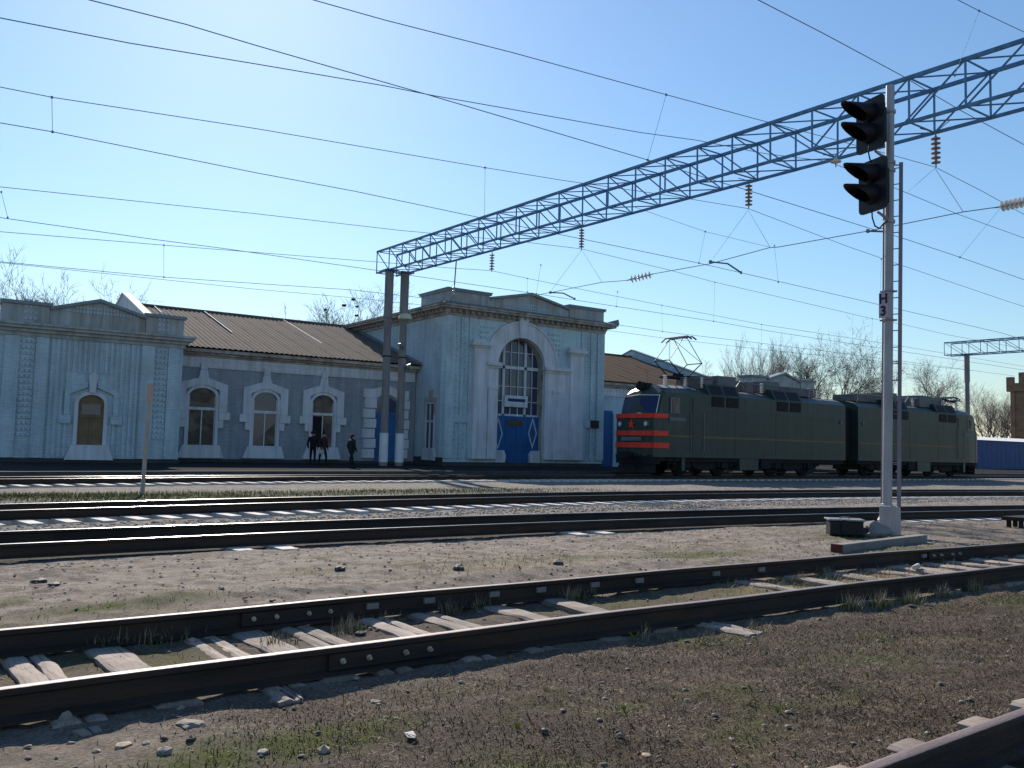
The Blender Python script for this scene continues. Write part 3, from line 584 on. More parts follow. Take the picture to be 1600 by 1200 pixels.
# wings
ZE = ZP(450,562,YW)-.05                # eave underside
YR, ZR = 60.0, PY(400,496,60.0).z
def wing(x0, x1, front):
    mb = MB(); mb.box(x0, x1, YW, YW+.4, ZB, ZE); part('wing_wall', mb, M['grey'] if front else M['pale'], ST)
    mb = MB(); mb.box(x0, x1, 70.0, 70.4, ZB, ZE); part('rear_wall', mb, M['grey'], ST)
    zf = ZE-.75
    mb = MB(); mb.box(x0+.1, x1-.1, YW-.08, YW-.002, zf-.02, zf+.56); part('frieze', mb, M['white'], ST)
    mb = MB(); nS = int((x1-x0-.4)/.32)
    for k in range(nS):
        for r_ in range(2): x = x0+.3+k*.32; mb.box(x-.11, x+.11, YW-.12, YW-.082, zf+.06+r_*.25, zf+.22+r_*.25)
    part('frieze_studs', mb, M['white'], ST, kind='stuff')
    mb = MB(); mb.box(x0+.08, x1-.08, YW-.12, YW-.002, zf+.57, zf+.68); mb.box(x0+.08, x1-.08, YW-.30, YW-.002, zf+.684, zf+.80); mb.box(x0+.02, x1-.02, YW-.55, YW-.002, zf+.804, zf+.98); part('eave_cornice', mb, M['cream'], ST)
    return zf+.98
zev = wing(PL1+.06, HX0-.06, True); wing(HX1+.06, PR0-.06, False)
# corrugated sheets: one piece each
ys_, zs_ = YW-.72, zev+.04; dl = math.hypot(YR-ys_, ZR-zs_); sl_a = math.atan2(ZR-zs_, YR-ys_)
def sheet_mesh(nm, wd, ln, mt, waves=4):
    mb = MB(); N = waves*5; V = []; 
    for k in range(N+1):
        x = wd*k/N; h = .030*math.cos(2*math.pi*waves*k/N)
        V += [(x,0,h),(x,ln,h)]
    mb.add(V, [(2*k,2*k+2,2*k+3,2*k+1) for k in range(N)]); me = mb.mesh(nm, (0,0,0), (mt,)); smooth(me, 60); return me
RW = 1.13; rl = dl/5
def sheets(x0, x1, mt, rear=True):
    me = sheet_mesh('roof_sheet', RW, rl+.12, mt); nn = int((x1-x0)/RW); sx = (x1-x0)/(nn*RW)
    for r_ in range(5):
        for k in range(nn):
            q = r_*rl; y = ys_+q*math.cos(sl_a); z = zs_+q*math.sin(sl_a)+.012*(4-r_)+random.uniform(-.002,.002)
            inst('roof_sheet', me, ST, (x0+k*RW*sx, y, z), (sl_a+random.uniform(-.004,.004), random.uniform(-.0015,.0015), 0), (sx,1,1))
    mb = MB(); mb.add([(x0,YR,ZR-.02),(x1,YR,ZR-.02),(x1,71.2,zs_),(x0,71.2,zs_)], [(0,1,2,3)]); part('rear_roof_slope', mb, mt, ST)
    mb = MB(); mb.tube([(x0,YR,ZR+.03),(x1,YR,ZR+.03)], .11, 8); part('ridge_cap', mb, mt, ST, sm=50)
sheets(PL1, HX0-.02, M['roof']); sheets(HX1+.02, PR0+.03, M['roofbrown'])
for k, x in enumerate((16.4, 21.9, 13.2)):                       # pale cement strips on the roof
    mb = MB(); q0, q1 = ((.42,.98),(.35,.99),(.80,.99))[k]; f_ = lambda q: (ys_+dl*q*math.cos(sl_a), zs_+dl*q*math.sin(sl_a)+.075)
    (ya, za), (yb, zb2) = f_(q0), f_(q1); mb.bar((x,ya,za), (x,yb,zb2), .05, .03); part('roof_strip', mb, M['whitewash'], ST)
def firewall(x0, x1, mt, top):
    mb = MB(); P_ = [(YW-.3,zs_+.2),(YW-.3,zs_+.75),(YR,ZR+.62),(71.4,zs_+.75),(71.4,ZB),(YW+.5,ZB)]
    mb.prismX(P_, x0, x1); part('gable_wall', mb, mt, ST)
    mb = MB(); mb.prismX([(YW-.4,zs_+.74),(YW-.4,zs_+.82),(YR,ZR+.72),(YR,ZR+.625)], x0-.08, x1+.08); mb.prismX([(YR,ZR+.625),(YR,ZR+.72),(71.5,zs_+.82),(71.5,zs_+.74)], x0-.08, x1+.08); part('gable_coping', mb, top, ST)
firewall(PL1-.35, PL1-.02, M['white'], M['whitewash']); firewall(PR0+.05, PR0+.4, M['aqua'], M['flash'])  # light painted in: left gable white as sunlit, right one blue as shaded
mb = MB(); mb.prismX([(ys_,zs_-.02),(YR,ZR-.02),(YR,ZR+.2),(ys_,zs_+.2)], HX0-.12, HX0-.03); part('roof_flashing', mb, M['flash'], ST)
# pavilions at both ends
def pavilion(x0, x1, full):
    zc0 = ZP(150,533)-.02; zct = zc0+.62; zpt = ZP(83,473)-.05
    mb = MB(); mb.box(x0, x1, YP, YP+.4, ZB, zc0); part('pavilion_wall', mb, M['pale'], ST)
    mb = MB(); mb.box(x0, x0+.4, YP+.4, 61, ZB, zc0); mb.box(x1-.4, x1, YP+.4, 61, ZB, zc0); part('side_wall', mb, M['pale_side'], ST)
    mb = MB(); z = cornice(mb, zc0, [(.18,.10),(.16,.22),(.14,.40),(.12,.50)], x0, x1, YP, 61); part('cornice', mb, M['attic'], ST)
    zl_ = z+.01; a, b = x0+1.95, x1-1.85
    for p, q in ((x0+.02, a),(b, x1-.02)):
        mb = MB(); mb.box(p, q, YP-.04, YP+1.2, zl_, zpt-.16); part('attic_block', mb, M['attic'], ST); mb = MB(); mb.box(p-.10, q+.10, YP-.16, YP+1.3, zpt-.156, zpt); part('attic_coping', mb, M['flash'], ST)
    c0 = (a+b)/2; mb = MB(); mb.prismY([(a+.02,zl_),(b-.02,zl_),(b-.02,zpt-.3),(c0,zpt+.30),(a+.02,zpt-.3)], YP+.04, YP+.6); part('pediment', mb, M['attic'], ST)
    mb = MB()
    for e in (a+.02, b-.02): mb.prismY([(e,zpt-.3),(e,zpt-.15),(c0,zpt+.46),(c0,zpt+.30)], YP-.14, YP+.65)
    part('pediment_coping', mb, M['flash'], ST)
    mb = MB()
    for r_ in range(2):
        for k in range(22-8*r_): x = c0+(k-(21-8*r_)/2)*.15; mb.box(x-.045, x+.045, YP+.01, YP+.042, zl_+.72+r_*.19, zl_+.84+r_*.19)
    part('tympanum_studs', mb, M['pale'], ST, kind='stuff')
    mb = MB(); mb.add([(x0,YP+.5,zl_),(x1,YP+.5,zl_),(x1,61,zl_),(x0,61,zl_)], [(0,1,2,3)]); part('flat_roof', mb, M['flash'], ST)
    for e0 in (x0+.18, x1-2.0):                                  # pilasters with studded panels
        for p, q in ((0,.62),(1.28,1.82)): strip('pilaster_band', e0+p, e0+q, ZP(140,716), zc0-.02, .14, M['pale'])
        mb = MB()
        for k in range(24):
            for c in range(3): xx = e0+.72+c*.2; zz = 1.3+k*.27; mb.box(xx, xx+.13, YP-.07, YP-.002, zz, zz+.13)
        part('pilaster_studs', mb, M['pale'], ST, kind='stuff')
    return zc0
zc0 = pavilion(PL0, PL1, True); pavilion(PR0, PR1, False)
# pavilion: ribbed field and boarded window
wx0, wx1 = XP(120.5,660), XP(161,660); wz0, wz1 = ZP(140,695), ZP(140,617)
mb = MB(); xr = PL0+2.12
while xr < PL1-2.15:
    zlo = ZP(140,714)
    inner = wx0-.42 < xr+.05 < wx1+.42
    if not inner: mb.box(xr, xr+.12, YP-.055, YP-.002, zlo, zc0-.02)
    else: mb.box(xr, xr+.12, YP-.055, YP-.002, wz1+1.05, zc0-.02)
    xr += .235
part('wall_ribs', mb, M['pale'], ST, kind='stuff')
def opening(x0, x1, z0, z1, rise, Y, fill, style, nm='window'):
    c = (x0+x1)/2; hw = (x1-x0)/2; n_ = 10
    def top(off, up): return [(c-(hw+off)*math.cos(math.pi*k/n_), z1-rise+(rise+up)*math.sin(math.pi*k/n_)) for k in range(n_+1)]
    mb = MB(); mb.prismY([(x0,z0)]+top(0,0)+[(x1,z0)], Y-.02, Y-.003); W = part(nm, mb, fill, ST)
    mb = MB(); mb.stripY([(x0-.17,z0)]+top(.17,.17)+[(x1+.17,z0)], [(x0,z0)]+top(0,0)+[(x1,z0)], Y-.13, Y-.004); part('surround', mb, M['white'], W)
    return W, c, hw
W, c, hw = opening(wx0, wx1, wz0, wz1, .42, YP, M['board'], 0)
mb = MB(); mb.box(c-.42, c+.42, YP-.05, YP-.021, wz1-.95, wz1-.45); part('vent_pane', mb, M['glass'], W)
mb = MB(); mb.bar((wx0,YP-.05,wz1-1.05),(wx1,YP-.05,wz1-1.05), .06, .09); mb.box(c-.04, c+.04, YP-.06, YP-.021, wz0, wz1-1.08); part('frame', mb, M['board'], W)
mb = MB(); mb.prismY([(wx0-.5,wz0-.72),(wx1+.5,wz0-.72),(wx1+.25,wz0-.01),(wx0-.25,wz0-.01)], YP-.24, YP-.004); part('sill', mb, M['white'], W)
for s in (-1, 1):                                                # stepped hood with dark shadow line
    mb = MB(); X = lambda q: c+s*q
    O = [(X(.22),wz1+.62),(X(hw+.62),wz1+.18),(X(hw+.62),wz1-1.0)]; I = [(X(.22),wz1+.36),(X(hw+.40),wz1+.02),(X(hw+.40),wz1-1.0)]
    mb.stripY(O, I, YP-.16, YP-.057); mb.box(min(X(hw+.3),X(hw+.82)), max(X(hw+.3),X(hw+.82)), YP-.15, YP-.057, wz1-1.4, wz1-1.01); part('hood', mb, M['pale'], W)
mb = MB(); mb.prismY([(c-.13,wz1+.1),(c+.13,wz1+.1),(c+.2,wz1+.95),(c,wz1+1.1),(c-.2,wz1+.95)], YP-.22, YP-.135); part('keystone', mb, M['white'], W)
# wing windows
for (a, b, yt, yb), hd in (((293,335.5,606,695),0),((394.5,431.5,613,696.5),1),((486.5,520,617.5,698.5),2)):
    ym = (yt+yb)/2; x0, x1 = XP(a,ym,YW), XP(b,ym,YW); z0, z1 = ZP((a+b)/2,yb,YW), ZP((a+b)/2,yt,YW)
    W, c, hw = opening(x0, x1, z0, z1, .5, YW, M['curtain'] if hd != 1 else M['glass'], 0)
    mb = MB(); mb.bar((x0,YW-.06,z1-1.15),(x1,YW-.06,z1-1.15), .08, .16); mb.box(c-.03, c+.03, YW-.06, YW-.021, z0, z1-1.24); mb.box(x0, x0+.06, YW-.06, YW-.021, z0, z1-.45); mb.box(x1-.06, x1, YW-.06, YW-.021, z0, z1-.45); part('frame', mb, M['white'], W)
    if hd == 1: mb = MB(); mb.prismY([(x0+.08,z0+.1),(x1-.1,z0+.1),(x1-.1,z0+1.3),(c,z0+.7)], YW-.032, YW-.021); part('drape', mb, M['curtain'], W)
    if hd == 2: mb = MB(); mb.prismY([(x0+.06,z0+.1),(c+.35,z0+.1),(c-.05,z1-1.3),(x0+.06,z1-1.3)], YW-.032, YW-.021); part('drape', mb, M['coat_black'], W)
    mb = MB(); mb.prismY([(x0-.55,z0-.72),(x1+.5,z0-.72),(x1+.28,z0-.01),(x0-.28,z0-.01)], YW-.26, YW-.004); part('sill', mb, M['white'], W)
    mb = MB()
    for s in (-1, 1):
        X = lambda q: c+s*q
        O = [(X(0),z1+1.0),(X(.20),z1+1.0),(X(.28),z1+.55),(X(hw+.62),z1+.22),(X(hw+.62),z1-1.3)]; I = [(X(0),z1+.17),(X(.2),z1+.16),(X(.3),z1+.14),(X(hw+.172),z1-.1),(X(hw+.172),z1-1.3)]
        mb.stripY(O, I, YW-.17, YW-.004); mb.box(min(X(hw+.172),X(hw+.80)), max(X(hw+.172),X(hw+.80)), YW-.19, YW-.004, z1-1.75, z1-1.31); mb.box(min(X(hw+.172),X(hw+.45)), max(X(hw+.172),X(hw+.45)), YW-.15, YW-.004, z1-2.2, z1-1.76)
    mb.box(c-.18, c+.18, YW-.2, YW-.004, z1+1.01, z1+1.38); part('hood', mb, M['white'], W)
# wing door with rusticated blocks, behind the twin posts
x0, x1 = XP(585,680,YW), XP(617,680,YW); zt_ = ZP(600,645,YW)
mb = MB(); mb.box(x0, x1, YW-.03, YW-.003, ZB+.2, zt_); WD = part('door', mb, M['door'], ST)
mb = MB(); mb.box(x0+.1, (x0+x1)/2-.05, YW-.05, YW-.031, ZB+.5, zt_-.2); mb.box((x0+x1)/2+.05, x1-.1, YW-.05, YW-.031, ZB+.5, zt_-.2); part('door_panel', mb, M['door'], WD)
mb = MB(); mb.prismY([(x0,zt_+.02),(x1,zt_+.02),(x1,zt_+.7),((x0+x1)/2,zt_+1.15),(x0,zt_+.7)], YW-.03, YW-.003); part('fanlight', mb, M['glass'], WD)
me_b = MB().box(-.42,.42,-.16,-.004,0,.56).mesh('quoin_block', (0,0,0), (M['white'],))
for k in range(7):
    for e in (x0-.45, x1+.45): inst('quoin_block', me_b, ST, (e+(.05 if k % 2 else -.03), YW, ZB+.35+k*.62))
mb = MB(); mb.stripY([(x0-.8,zt_+.75),(x0-.2,zt_+1.45),((x0+x1)/2,zt_+1.75),(x1+.2,zt_+1.45),(x1+.8,zt_+.75)], [(x0-.1,zt_+.75),(x0+.15,zt_+1.0),((x0+x1)/2,zt_+1.2),(x1-.15,zt_+1.0),(x1+.1,zt_+.75)], YW-.15, YW-.004); part('door_hood', mb, M['white'], ST)
# right wing side: blue double door and pale porch next to the hall
mb = MB(); mb.box(HX1+1.0, HX1+2.2, YP+1.4, YP+1.5, ZB, 4.1); part('door', mb, M['door'], ST, label='tall blue door beside the right corner of the portico')
mb = MB(); mb.box(HX1+2.2, HX1+2.5, YP+1.3, YP+1.6, ZB, 3.9); mb.box(HX1+2.5, PR0-.4, YP+1.45, YW-.09, ZB, 3.4); part('porch', mb, M['aqua'], ST)

# ------------------------------------------------------------------ overhead line gantries
def gantry(XG, Y0, Y1, zt0, slope, label, posts, panel=1.55, HT=1.27, WT=1.3, white=True, hang=()):
    T = thing('overhead_line_gantry', label, 'gantry', (XG+WT/2, Y0, 0), 'gantries spanning the tracks')
    zt = lambda y: zt0-slope*(Y0-y); L_ = MB()
    for x in (XG, XG+WT):
        for top in (0, 1): L_.bar((x,Y0,zt(Y0)-HT*(1-top)), (x,Y1,zt(Y1)-HT*(1-top)), .10 if top else .085)
    CB = part('crossbeam', L_, M['truss'], T)
    n_ = int((Y0-Y1)/panel); d = (Y0-Y1)/n_; a = math.atan(slope)
    mv = MB().bar((0,0,0),(0,0,-HT),.045).mesh('vertical_bar', (0,0,0), (M['truss'],))
    md = [MB().bar((0,0,-HT*q),(0,-d,-HT*(1-q)-d*slope),.04).mesh('diagonal_bar', (0,0,0), (M['truss'],)) for q in (0, 1)]
    mh = MB().bar((0,0,0),(WT,0,0),.038).mesh('cross_bar', (0,0,0), (M['truss'],))
    mx = MB().bar((0,0,0),(WT,-d,-d*slope),.034).mesh('cross_diagonal', (0,0,0), (M['truss'],))
    half = n_*.62
    for k in range(n_+1):
        y = Y0-k*d; z = zt(y)
        for x in (XG, XG+WT):
            inst('vertical_bar', mv, CB, (x,y,z))
            if k < n_: inst('diagonal_bar', md[0 if k < half else 1], CB, (x,y,z))
        inst('cross_bar', mh, CB, (XG,y,z)); inst('cross_bar', mh, CB, (XG,y,z-HT))
        if k < n_: inst('cross_diagonal', mx, CB, (XG,y,z)); inst('cross_diagonal', mx, CB, (XG,y,z-HT))
    for x, y, wh in posts:
        ztp = zt(y)-HT-.06
        mb = MB(); mb.tube([(x,y,-.3),(x,y,ztp-2.6)], .245, 14, .21); P = part('post', mb, M['post'], T, sm=50)
        mb = MB(); mb.tube([(x,y,ztp-2.7),(x,y,ztp)], .255, 14); part('post_collar', mb, M['post'], P, sm=50)
        if wh: mb = MB(); mb.tube([(x,y,.3),(x,y,1.95)], .258, 14, .252); part('white_band', mb, M['whitewash'], P, sm=50)
        mb = MB(); mb.box(x-.4,x+.4,y-.4,y+.4,ztp,ztp+.07); part('cap_plate', mb, M['truss'], P)
        for zb in ((ztp*.56,) if wh else ()):
            mb = MB(); mb.tube([(x,y,zb),(x,y,zb+.07)], .262, 12); part('clamp_band', mb, M['rail_side'], P, sm=40)
    return T, zt
XG, WG_ = 22.5, 1.3
pA = PX(603,430,XG); yPost = 45.0
gan, ztf = gantry(XG, 46.4, -1.0, 12.62, .0225, 'blue lattice gantry over the tracks on twin concrete posts before the station', [(XG+.15,yPost,True),(XG+1.15,yPost,True),(XG+.65,-.6,False)])
gan2, ztf2 = gantry(86.0, 47.0, 2.0, 12.9, .012, 'distant dark gantry on a single post behind the locomotive tail', [(86.5,45,False),(86.5,3,False)], panel=1.8)
# floodlight on the left post and small loudspeaker brackets
FL = thing('floodlight', 'pale floodlight on an arm from the twin gantry posts', 'floodlight', (XG+1.2, yPost, 8.6))
mb = MB(); fz = PY(632,496,yPost).z; fx = PY(632,496,yPost).x
mb.tube([(XG+1.3,yPost,fz),(fx-.2,yPost-.1,fz)], .035, 6); part('arm', mb, M['steel'], FL)
mb = MB(); mb.lathe((fx,yPost-.1,fz-.06), [(.10,.30),(.30,.22),(.40,.05),(.38,-.06),(.20,-.12)], 12); part('lamp_shell', mb, M['lamp'], FL, sm=40)
for k, (px_, py_) in enumerate([(631,572),(622,538)]):
    p = PY(px_, py_, yPost-.2); mb = MB(); mb.lathe(p, [(.05,.0),(.12,.16),(.26,.34),(.25,.36)], 10, axis=(.8,-.5,-.2)); mb.bar(p, (XG+1.2,yPost,p.z), .04)
    tag(part('loudspeaker', mb, M['steel'], None, sm=40, org=p), ['lower horn loudspeaker clamped to the twin gantry posts','upper horn loudspeaker clamped to the twin gantry posts'][k], 'loudspeaker', 'loudspeakers on the gantry posts')

# insulator strings
DISC = [(.03,.0),(.035,.03),(.06,.045),(.128,.07),(.125,.085),(.05,.08),(.03,.10)]
def insulator(p_top, p_bot, n_, label, mt, hang=None, nm='insulator_string', R=1.0):
    p_top = Vector(p_top); p_bot = Vector(p_bot); ax = (p_bot-p_top); L0 = ax.length; ax.normalize()
    T = thing(nm, label, 'insulator', p_top, 'insulators of the overhead line')
    mb = MB(); mb.tube([p_top-ax*.12, p_bot+ax*.1], .02, 6); part('pin', mb, M['steel'], T)
    s = L0/n_/.115
    me = MB().lathe((0,0,0), [(r*R, -o*s) for r, o in DISC], 12, axis=(0,0,-1)).mesh('disc', (0,0,0), (mt,)); smooth(me, 50)
    q = Vector((0,0,1)).rotation_difference(ax).to_euler()
    for k in range(n_): inst('disc', me, T, p_top+ax*(k*L0/n_), q)
    if hang:
        mb = MB()
        for h in hang: mb.tube([p_top-ax*.1, h], .013, 4)
        part('hanger', mb, M['steel'], T)
    return T
XI = XG+.65
def beam_pts(p, s=.45): z = ztf(p.y)-1.27; return [(p.x, p.y-s, z), (p.x, p.y+s, z)]
for nm_, a, b, n_, mt, lb in (('a',(1462,212),(1461,257),6,'porcelain','large brown insulator string hanging right of the signal mast'),('b',(1170,287),(1169,322),6,'porcelain','brown insulator string hanging under the middle of the gantry'),
        ('c',(909,357),(909,387),7,'porcelain','thin insulator string above the portico roof, second from the twin posts'),('d',(769,396),(768,422),6,'porcelain','small insulator string nearest the twin gantry posts')):
    pa = PX(*a, XI); pb = PX(*b, XI); pb.y = pa.y; insulator(pa, pb, n_, lb, M[mt], beam_pts(pa), R=1.0 if n_ < 7 else .95)
pa = PX(1306,246,XI); pb = PX(1306,256,XI); insulator(pa, pb, 1, 'single pale insulator disc hanging left of the upper signal head', M['porcelain_w'], beam_pts(pa), R=1.3)
pa = PY(984,437,24.5); pb = PY(1017,429,24); insulator(pa, pb, 6, 'pale insulator string lying level in the cross wire above the locomotive', M['porcelain_w'], R=1.15)
pa = PX(1563,323,XI); pb = PX(1612,313,XI); insulator(pa, pb, 7, 'pale level insulator string at the right edge of the picture', M['porcelain_w'], R=1.1)
pr = PY(707,460,YP-1.0); pr2 = PY(711,444,YP-1.0)
RT = insulator(PY(710,446,YP-.9), PY(708,462,YP-.9), 3, 'insulated rod standing on the front cornice of the portico', M['porcelain_w'], R=.8, nm='insulated_rod')
mb = MB(); mb.tube([PY(710,446,YP-.9), PY(713,408,YP-.9)], .04, 5); part('rod', mb, M['steel'], RT); mb = MB(); mb.tube([PY(708,462,YP-.9), (PY(708,468,YP-.9).x,YP-.6,zc+.02)], .03, 5); part('foot', mb, M['steel'], RT)

# ------------------------------------------------------------------ wires: each one its own thing, lying in the vertical plane over its track
def wire(pl, Y, label, r, drops=(), nm='overhead_wire', cat='wire', taper=True, curve=None):
    P = [PY(x, y, Y if not curve else curve(x)) for x, y in pl]
    if taper:                                                    # run on beyond the frame
        P = [P[0]+(P[0]-P[1]).normalized()*6]+P+[P[-1]+(P[-1]-P[-2]).normalized()*12]
    r *= .68; o = part(nm, MB().tube(P, r, 5), M['wire'], None, org=P[1]); tag(o, label, cat, 'overhead wires')
    for a, b in drops:
        pa = PY(*a, Y); pb = PY(*b, Y); mb = MB(); mb.tube([pa, pb], r*.55, 4); 
        for q in (pa, pb): mb.box(q.x-r*2.2, q.x+r*2.2, q.y-r*1.5, q.y+r*1.5, q.z-r*2.5, q.z+r*2.5)
        part('dropper', mb, M['wire'], o)
    return o
wire([(0,28),(200,67),(400,100),(600,134),(675,149),(800,171),(1000,207),(1088,219),(1195,240),(1300,253),(1306,257),(1416,301),(1495,334),(1600,372)], 15.3, 'thick feeder wire from upper left, crossing another wire left of the sky glow', .014)
wire([(490,0),(600,31),(800,82),(1041,148),(1185,187),(1292,215),(1400,244),(1461,261),(1537,300),(1600,335)], 12.5, 'upper carrier wire running from top centre down to the large brown insulator', .012, [((1041,148),(1012,250))])
wire([(140,0),(290,38),(400,71),(525,107),(665,147),(800,187),(1012,250),(1120,283),(1167,297),(1350,354),(1416,374),(1500,402),(1600,437)], 12.5, 'contact wire from the top left corner sloping to below the signal heads', .012, [((1565,323),(1500,402))])
wire([(1185,0),(1290,54),(1407,117),(1500,172),(1600,226)], 6.2, 'contact wire passing above the signal mast top', .008)
wire([(1497,0),(1530,17),(1600,50)], 6.2, 'carrier wire in the top right corner', .008, [((1530,17),(1492,118))])
wire([(0,136),(81,152),(400,201),(758,262),(880,282),(1042,305),(1169,326),(1327,386),(1416,417),(1566,468),(1600,479)], 19.8, 'carrier wire meeting the insulator string under the middle of the gantry', .014, [((81,152),(82,206)),((758,262),(757,338)),((1210,384),(1216,441))])
wire([(0,192),(82,206),(400,270),(555,299),(735,337),(842,360),(917,375),(1091,411),(1157,426),(1352,471),(1416,486),(1564,520),(1600,531)], 19.8, 'contact wire held by the bent arm right of the level insulator', .014, [((1102,362),(1092,411)),((1377,405),(1375,476))])
wire([(0,292),(400,334),(625,360),(810,377),(909,389),(1046,422),(1117,441),(1200,460),(1363,498),(1416,508),(1480,523),(1600,545)], 28.4, 'carrier wire meeting the thin insulator string above the portico', .015, [((2,300),(12,340)),((1117,441),(1115,502)),((1363,498),(1362,542))])
wire([(0,340),(240,374),(355,389),(585,422),(707,440),(837,459),(964,479),(1115,502),(1200,517),(1362,542),(1500,563)], 28.4, 'contact wire low over the portico roof held by the bent arm near its gable', .015, [((845,414),(838,459)),((965,456),(963,479))])
wire([(0,362),(255,383),(585,409),(706,419),(768,423),(824,435),(897,450),(1034,477),(1190,507),(1385,537),(1500,556)], 34.6, 'carrier wire meeting the small insulator string nearest the twin posts', .016, [((256,383),(256,433)),((824,435),(824,456)),((1034,477),(1035,518)),((1190,507),(1190,538))])
wire([(0,409),(256,433),(400,443),(550,453),(700,470),(962,507),(1050,520),(1170,534),(1300,550),(1460,571)], 34.6, 'contact wire just above the raised pantograph of the locomotive', .016)
wire([(256,437),(400,452),(560,466),(700,481),(955,517),(1035,528),(1200,547),(1400,567)], 37.0, 'faint lowest wire over the platform behind the pantograph', .014)
wire([(987,322),(1102,362),(1202,386)], 21.5, 'slack thin wire joining the cross wire below the gantry', .010, taper=False)
cs = [(1563,323),(1505,331),(1416,349),(1356,361),(1216,386),(1202,387),(1110,412),(1020,428)]
cw = MB().tube([PX(x, y, XI) for x, y in cs], .014, 5); tag(part('cross_span_wire', cw, M['wire'], None, org=PX(1356,361,XI)), 'cross wire between the two level insulators passing behind the signal mast', 'wire', 'overhead wires')
cw = MB().tube([PX(x, y, XI) for x, y in ((982,438),(940,441),(860,457),(812,466))], .014, 5); tag(part('cross_span_wire', cw, M['wire'], None, org=PX(940,441,XI)), 'cross wire running from the level insulator towards the portico gable', 'wire', 'overhead wires')
for k, (pl, lb) in enumerate(([((1110,409),(1137,412),(1158,426)),'bent registration arm right of the level insulator'],[((860,457),(880,458),(898,467)),'bent registration arm above the portico gable'],[((1356,361),(1386,362)),'straight registration arm ending at the signal mast'])):
    P = [PX(x, y, XI) for x, y in pl]; mb = MB(); mb.tube(P, .03, 6); mb.lathe(P[0], [(.05,-.05),(.06,0),(.05,.05)], 6); mb.lathe(P[-1], [(.03,-.05),(.04,0),(.03,.05)], 6)
    tag(part('registration_arm', mb, M['steel'], None, org=P[0]), lb, 'wire arm', 'registration arms')
for pl, lb in (([(1110,409),(1169,328),(1203,386)],'pair of stay wires under the middle insulator string'),([(860,456),(909,390),(940,440)],'pair of stay wires under the thin insulator string'),([(1418,300),(1461,263),(1505,331)],'pair of stay wires under the large brown insulator')):
    P = [PX(x, y, XI) for x, y in pl]; tag(part('stay_wire', MB().tube(P, .008, 4), M['wire'], None, org=P[1]), lb, 'wire', 'overhead wires')
# ==PART2==
# ------------------------------------------------------------------ signal mast
YS = 9.9; mb0 = PY(1386, 800, YS); mtp = PY(1391, 134, YS)
SG = thing('signal_mast', 'silver signal mast with ladder, two black signal heads and letter plates', 'railway signal', (mb0.x, YS, -.2))
mxy = lambda z: Vector((mb0.x+(mtp.x-mb0.x)*(z-mb0.z)/(mtp.z-mb0.z), YS, z))
mb = MB(); mb.tube([mxy(.15), mxy(mtp.z)], .092, 16, .083); part('mast', mb, M['mast'], SG, sm=50)
bx, by = mb0.x, YS; RT_ = Vector((math.sin(YAW-.42), -math.cos(YAW-.42), 0))           # to the right as seen from the yard
mb = MB(); mb.lathe((bx,by,-.22), [(.19,0),(.185,.30),(.15,.36),(.14,.50),(.12,.58),(.115,.62)], 8); P = part('mast_socket', mb, M['mast'], SG, bev=.01)
c = Vector((bx,by,0))-RT_*.06; mb = MB(); mb.bar(c+Vector((-.05,-.12,-.2)), c+Vector((-.05,-.12,.36)), .24, .22, up=(1,0,0)); part('socket_rib', mb, M['mast'], SG, bev=.015)
c = Vector((bx,by,0))+RT_*.15; mb = MB(); mb.bar(c+Vector((.02,.0,-.22)), c+Vector((.0,.0,.34)), .09, .22, up=(1,0,0)); part('socket_rib', mb, M['mast'], SG, bev=.01)
mb = MB(); mb.tube([mxy(.22), mxy(.25)], .14, 14); part('collar', mb, M['mast'], SG)
zl0, zl1 = .35, PY(1411,262,YS).z
LD = MB(); o1 = RT_*.27+Vector((.02,.08,0)); o2 = RT_*.03+Vector((.05,.16,0))
for o_ in (o1, o2): LD.bar(mxy(zl0)+o_, mxy(zl1)+o_, .06, .075, up=RT_)
ld = part('ladder', LD, M['ladder'], SG)
rm = MB().tube([(0,0,0), tuple(o1-o2)], .011, 6).mesh('rung', (0,0,0), (M['ladder'],))
nr = 21
for k in range(nr): inst('rung', rm, ld, mxy(zl0+.15+(zl1-zl0-.25)*k/(nr-1))+o2)
for z in (zl1-.05, 3.2, 1.2): mb = MB(); mb.bar(mxy(z), mxy(z)+o1*.9, .03, .02); part('ladder_bracket', mb, M['ladder'], SG)
naz = math.radians(166); N_ = Vector((math.cos(naz), math.sin(naz), 0)); LT = Vector((-math.sin(naz), math.cos(naz), 0)); UP = Vector((0,0,1))
